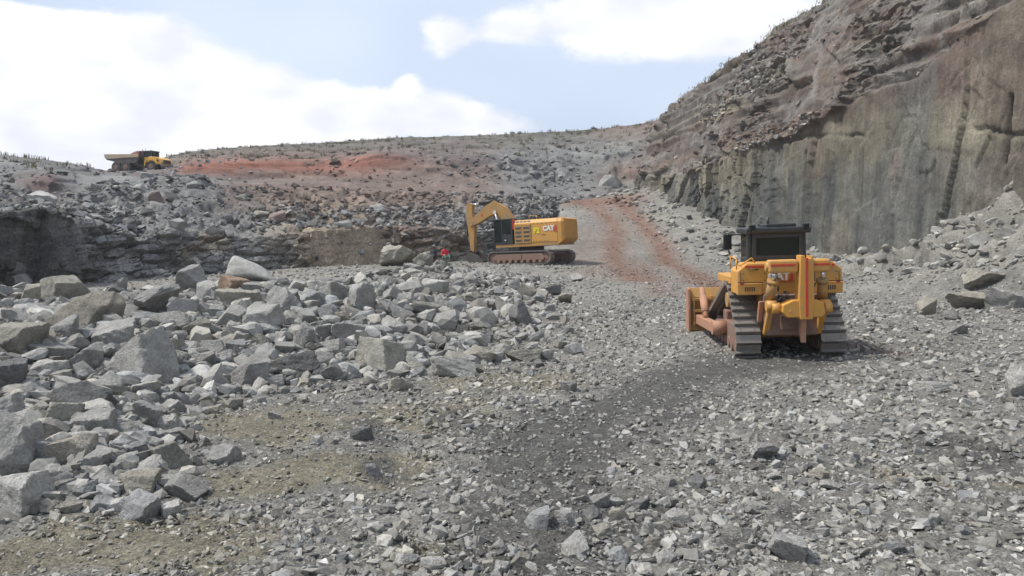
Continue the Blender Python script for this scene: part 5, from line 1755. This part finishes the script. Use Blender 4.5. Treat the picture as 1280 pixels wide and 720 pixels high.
# ------------------------------------------------------------------ articulated dump truck on the skyline
def build_truck():
    D0 = 117.0
    p = pt(176, 215, D0)
    gz = drop(p[0], p[1])
    root = empty('dump_truck', (p[0], p[1], gz - .25), (0, 0, R(-90 - 16)))
    root.scale = (.86,) * 3
    tag(root, 'articulated yellow dump truck with cream body on the skyline at far left', 'dump truck')
    Y = M['truck_yellow']
    # wheels: tyre > rim
    for yy in (3.55, -1.75, -3.75):
        for sx in (-1, 1):
            w = part('wheel', M['rubber'], root, lambda bm, yy=yy, sx=sx: (cyl(bm, (sx * 1.0, yy, .93), (sx * 1.62, yy, .93), .93, n=28), cyl(bm, (sx * .98, yy, .93), (sx * 1.64, yy, .93), .80, n=28)))
            part('rim', M['rust_mud'], w, lambda bm, yy=yy, sx=sx: (cyl(bm, (sx * 1.5, yy, .93), (sx * 1.66, yy, .93), .50, .42, 20), cyl(bm, (sx * 1.6, yy, .93), (sx * 1.72, yy, .93), .18, n=12)))
    part('rear_frame', M['dark_steel'], root, lambda bm: (box(bm, (0, -2.3, 1.25), (1.0, 6.2, .5), None, .04), cyl(bm, (-1.0, -1.75, .93), (1.0, -1.75, .93), .2), cyl(bm, (-1.0, -3.75, .93), (1.0, -3.75, .93), .2),
                                                          cyl(bm, (0, 1.1, .8), (0, 1.1, 1.7), .3), box(bm, (0, 1.6, 1.2), (.8, 1.6, .5), None, .04)))
    # dump body: side walls, rising tail, front wall
    body = part('dump_body', M['dark_steel'], root, lambda bm: (prism(bm, [(-4.6, 2.0), (-3.0, 1.55), (.4, 1.55), (1.0, 2.2), (1.0, 2.50), (-5.9, 2.50), (-5.75, 2.25)], -1.6, 1.6, 'x', .03)))
    part('side_rail', M['cream'], body, lambda bm: (prism(bm, [(-6.0, 2.52), (1.05, 2.52), (1.05, 3.05), (-6.15, 3.22)], 1.58, 1.70, 'x', .02),))
    part('side_rail', M['cream'], body, lambda bm: (prism(bm, [(-6.0, 2.52), (1.05, 2.52), (1.05, 3.05), (-6.15, 3.22)], -1.70, -1.58, 'x', .02),))
    part('head_board', M['red_earth'], body, lambda bm: prism(bm, [(-1.55, 2.5), (1.55, 2.5), (1.55, 3.45), (1.2, 3.65), (-1.2, 3.65), (-1.55, 3.45)], .85, 1.10, 'y', .02))
    part('hoist_cylinder', M['chrome'], root, lambda bm: cyl(bm, (.7, -.6, 1.2), (.7, .6, 1.9), .12))
    # load: a heap of red earth against the head board
    def load(bm):
        n, m = 16, 12
        vv = []
        for i in range(n + 1):
            row = []
            for j in range(m + 1):
                yy = -2.2 + 3.1 * i / n; xx = -1.5 + 3.0 * j / m
                hh = 2.6 + 1.15 * math.sin(math.pi * min(1, (yy + 2.2) / 3.6)) * max(0, 1 - (abs(xx) / 1.6) ** 2) + .12 * math.sin(xx * 7 + yy * 5) * math.cos(yy * 6 - xx * 3)
                row.append(bm.verts.new((xx, yy, hh)))
            vv.append(row)
        for i in range(n):
            for j in range(m):
                bm.faces.new((vv[i][j], vv[i][j + 1], vv[i + 1][j + 1], vv[i + 1][j]))
    ld = part('earth_load', M['red_earth'], None, load)
    ld.scale = root.scale; ld.location = root.location; ld.rotation_euler = root.rotation_euler
    tag(ld, 'reddish earth heaped in the body of the dump truck', 'earth')
    # tractor: hood, fenders, cab, grille
    hd = part('hood', Y, root, lambda bm: (prism(bm, [(2.9, 1.35), (5.45, 1.25), (5.55, 1.75), (5.35, 2.15), (4.2, 2.55), (2.9, 2.65)], -1.35, 1.35, 'x', .08)))
    part('grille', M['black'], hd, lambda bm: (prism(bm, [(-.95, 1.4), (.95, 1.4), (.85, 2.0), (-.85, 2.0)], 5.46, 5.58, 'y', .01)))
    part('side_vent', M['black'], hd, lambda bm: box(bm, (1.355, 4.75, 1.85), (.02, .45, .32)))
    part('side_vent', M['black'], hd, lambda bm: box(bm, (-1.355, 4.75, 1.85), (.02, .45, .32)))
    for sx in (-1, 1):
        part('headlight', M['white'], hd, lambda bm, sx=sx: box(bm, (sx * 1.12, 5.48, 1.75), (.26, .1, .28), None, .02))
        part('fender', Y, root, lambda bm, sx=sx: (prism(bm, [(2.2, 1.0), (2.35, 1.7), (2.75, 2.08), (4.3, 2.08), (4.75, 1.7), (4.9, 1.2), (4.75, 1.2), (4.5, 1.65), (4.2, 1.95), (2.8, 1.95), (2.5, 1.6), (2.35, 1.0)], sx * 1.62 - .15, sx * 1.62 + .12, 'x', .01)))
    part('bumper', M['steel'], root, lambda bm: (box(bm, (0, 5.5, 1.05), (2.9, .3, .3), None, .05), box(bm, (0, 5.3, .8), (1.8, .5, .3), None, .05)))
    part('steps', M['black'], root, lambda bm: (box(bm, (1.45, 2.1, .9), (.4, .5, .06)), box(bm, (1.45, 2.1, 1.35), (.4, .5, .06)), box(bm, (1.3, 2.1, 1.1), (.05, .5, .6))))
    cb = part('cab', Y, root, lambda bm: (box(bm, (0, 2.35, 2.1), (1.9, 1.6, .9), None, .05)))
    part('cab_frame', M['black'], cb, lambda bm: [box(bm, (sx * .9, yy, 3.0), (.09, .10, 1.05), None, .01) for sx in (-1, 1) for yy in (1.6, 2.3, 3.1)])
    part('cab_roof', M['black'], cb, lambda bm: (box(bm, (0, 2.35, 3.58), (2.0, 1.85, .16), None, .05)))
    part('windshield', M['glass'], cb, lambda bm: box(bm, (0, 3.1, 3.02), (1.7, .03, 1.0)))
    part('rear_window', M['glass'], cb, lambda bm: box(bm, (0, 1.6, 3.02), (1.7, .03, 1.0)))
    for sx in (-1, 1):
        part('side_window', M['glass'], cb, lambda bm, sx=sx: box(bm, (sx * .91, 1.95, 3.02), (.03, .6, 1.0)))
        part('side_window', M['glass'], cb, lambda bm, sx=sx: box(bm, (sx * .91, 2.7, 3.02), (.03, .7, 1.0)))
        part('mirror', M['black'], root, lambda bm, sx=sx: (box(bm, (sx * 1.55, 4.2, 3.05), (.22, .06, .42), None, .01), pipe(bm, [(sx * 1.3, 4.0, 2.4), (sx * 1.55, 4.2, 2.9)], .025)))
    part('exhaust_pipe', M['dark_steel'], root, lambda bm: cyl(bm, (1.15, 1.55, 2.0), (1.15, 1.55, 3.85), .08))
    part('antenna', M['black'], cb, lambda bm: (cyl(bm, (.6, 1.7, 3.6), (.6, 1.7, 4.1), .03, n=6), cyl(bm, (-.5, 1.8, 3.6), (-.5, 1.8, 4.0), .05, n=8)))
    return root


build_truck()


# ------------------------------------------------------------------ two people sitting on the rocks
def build_person(loc, rotz, mats, label, cap_mat=None):
    """seated body grown with a skin modifier: one continuous surface"""
    J = {}
    V, E, Rr = [], [], []

    def v(name, co, r, par=None):
        J[name] = len(V); V.append(co); Rr.append(r)
        if par:
            E.append((J[par], J[name]))
    v('pelvis', (0, 0, .14), .15)
    v('waist', (0, -.02, .32), .135, 'pelvis'); v('chest', (0, -.01, .52), .155, 'waist'); v('collar', (0, .01, .63), .10, 'chest')
    v('neck', (0, .03, .70), .055, 'collar'); v('skull', (0, .05, .80), .085, 'neck'); v('face', (0, .075, .86), .095, 'skull'); v('crown', (0, .05, .94), .075, 'face'); v('nose', (0, .17, .85), .016, 'face')
    for s, k in ((-1, 'l'), (1, 'r')):
        v('hip' + k, (s * .10, .04, .12), .10, 'pelvis'); v('knee' + k, (s * .15, .42, .34), .068, 'hip' + k); v('ank' + k, (s * .15, .62, .0), .045, 'knee' + k)
        v('toe' + k, (s * .16, .78, -.02), .038, 'ank' + k)
        v('sho' + k, (s * .19, .0, .58), .065, 'collar'); v('elb' + k, (s * .25, .10, .35), .045, 'sho' + k); v('wri' + k, (s * .15, .32, .36), .03, 'elb' + k)
        v('palm' + k, (s * .13, .39, .38), .032, 'wri' + k)
        for f in range(4):
            v('fin%s%d' % (k, f), (s * (.10 + f * .02), .455 - .008 * abs(f - 1), .355), .009, 'palm' + k)
        v('thu' + k, (s * .085, .40, .37), .010, 'palm' + k)
    me = bpy.data.meshes.new('person')
    me.from_pydata(V, E, [])
    o = bpy.data.objects.new('person', me); COL.objects.link(o)
    md = o.modifiers.new('skin', 'SKIN')
    sv = me.skin_vertices[0].data
    for i, r in enumerate(Rr):
        sv[i].radius = (r, r)
        sv[i].use_root = (i == 0)
    o.modifiers.new('sub', 'SUBSURF').levels = 2
    dg = bpy.context.evaluated_depsgraph_get()
    me2 = bpy.data.meshes.new_from_object(o.evaluated_get(dg))
    bpy.data.objects.remove(o)
    for m in mats:
        me2.materials.append(m)                 # 0 top, 1 trousers, 2 skin, 3 shoes
    Va = [Vector(p) for p in V]
    names = list(J)
    for p in me2.polygons:
        k = min(range(len(Va)), key=lambda q: (Va[q] - p.center).length - Rr[q])
        nm = names[k]
        if nm.startswith(('neck', 'skull', 'face', 'crown', 'nose', 'palm', 'fin', 'thu')):
            p.material_index = 2
        elif nm.startswith(('toe', 'ank')):
            p.material_index = 3
        elif nm.startswith(('hip', 'knee', 'pelvis')):
            p.material_index = 1
        else:
            p.material_index = 0
        p.use_smooth = True
    me2.name = 'person'
    o = link('person', me2)
    o.location = loc; o.rotation_euler = (0, 0, rotz)
    tag(o, label, 'person')
    hm = cap_mat or M['hair']
    def hair(bm):
        D, Fc = ICO[2]
        vs_ = [bm.verts.new((d[0] * .105, .035 + d[1] * .12, .90 + d[2] * .10)) for d in D]
        for f in Fc:
            q = [vs_[i] for i in f]
            if sum(x.co.z for x in q) / 3 > .865 or (sum(x.co.y for x in q) / 3 < .04 and not cap_mat and sum(x.co.z for x in q) / 3 > .82):
                bm.faces.new(q)
        bmesh.ops.delete(bm, geom=[w for w in bm.verts if not w.link_faces], context='VERTS')
        if cap_mat:
            prism(bm, [(-.08, .13), (.08, .13), (.06, .23), (-.06, .23)], .885, .90, 'z', 0)
    part('cap' if cap_mat else 'hair', hm, o, hair)
    for s in (-1, 1):
        part('ear', M['skin'], o, lambda bm, s=s: box(bm, (s * .10, .05, .85), (.02, .04, .06), None, .008))
        part('eye', M['black'], o, lambda bm, s=s: box(bm, (s * .035, .165, .875), (.022, .012, .012)))
    part('mouth', M['red_earth'], o, lambda bm: box(bm, (0, .160, .80), (.045, .012, .012)))
    return o


def build_people():
    for px, py, d, rz, mats, lab, cap in (
        (556, 328.5, 60.5, R(205), [M['cloth_red'], M['cloth_green'], M['skin'], M['rubber']], 'person in a red jacket and green trousers sitting on the rubble left of the excavator', None),
        (543, 328, 61.0, R(160), [M['cloth_dark'], M['cloth_dark'], M['skin'], M['rubber']], 'person in dark clothes and grey cap sitting beside the one in red', M['cap'])):
        p = pt(px, py, d)
        z = max(p[2], float(H(p[0], p[1])))
        # the rock each one sits on
        o = build_person((p[0], p[1], z + .22), rz, mats, lab, cap)
        o.scale = (1.18,) * 3
        V, Fc = rock_verts(2000 + int(px), 4)
        V = V * np.array([.9, .8, .55 + 2 * (z - float(H(p[0], p[1])))])
        s = link('boulder', rock_mesh('boulder', V, Fc, M['boulder']))
        s.location = (p[0], p[1], z + .24 - V[:, 2].max())
        s.color = (.26, .255, .24, 1)
        tag(s, 'grey seat-sized boulder under the person in ' + ('red' if cap is None else 'dark clothes'), 'boulder')


build_people()


# ------------------------------------------------------------------ dusty air over the pit
def build_haze():
    bm = bmesh.new()
    box(bm, (0, 60, 9.5), (420, 520, 34))
    me = bpy.data.meshes.new('haze'); bm.to_mesh(me); bm.free()
    m = bpy.data.materials.new('dusty_air'); m.use_nodes = True
    nt = m.node_tree; nt.nodes.clear()
    out = nt.nodes.new('ShaderNodeOutputMaterial'); v = nt.nodes.new('ShaderNodeVolumePrincipled')
    v.inputs['Color'].default_value = (.93, .95, 1.0, 1); v.inputs['Density'].default_value = .00035
    nt.links.new(v.outputs[0], out.inputs['Volume'])
    me.materials.append(m)
    tag(link('haze', me), 'thin dusty haze in the air of the pit', 'haze', kind='stuff')


build_haze()
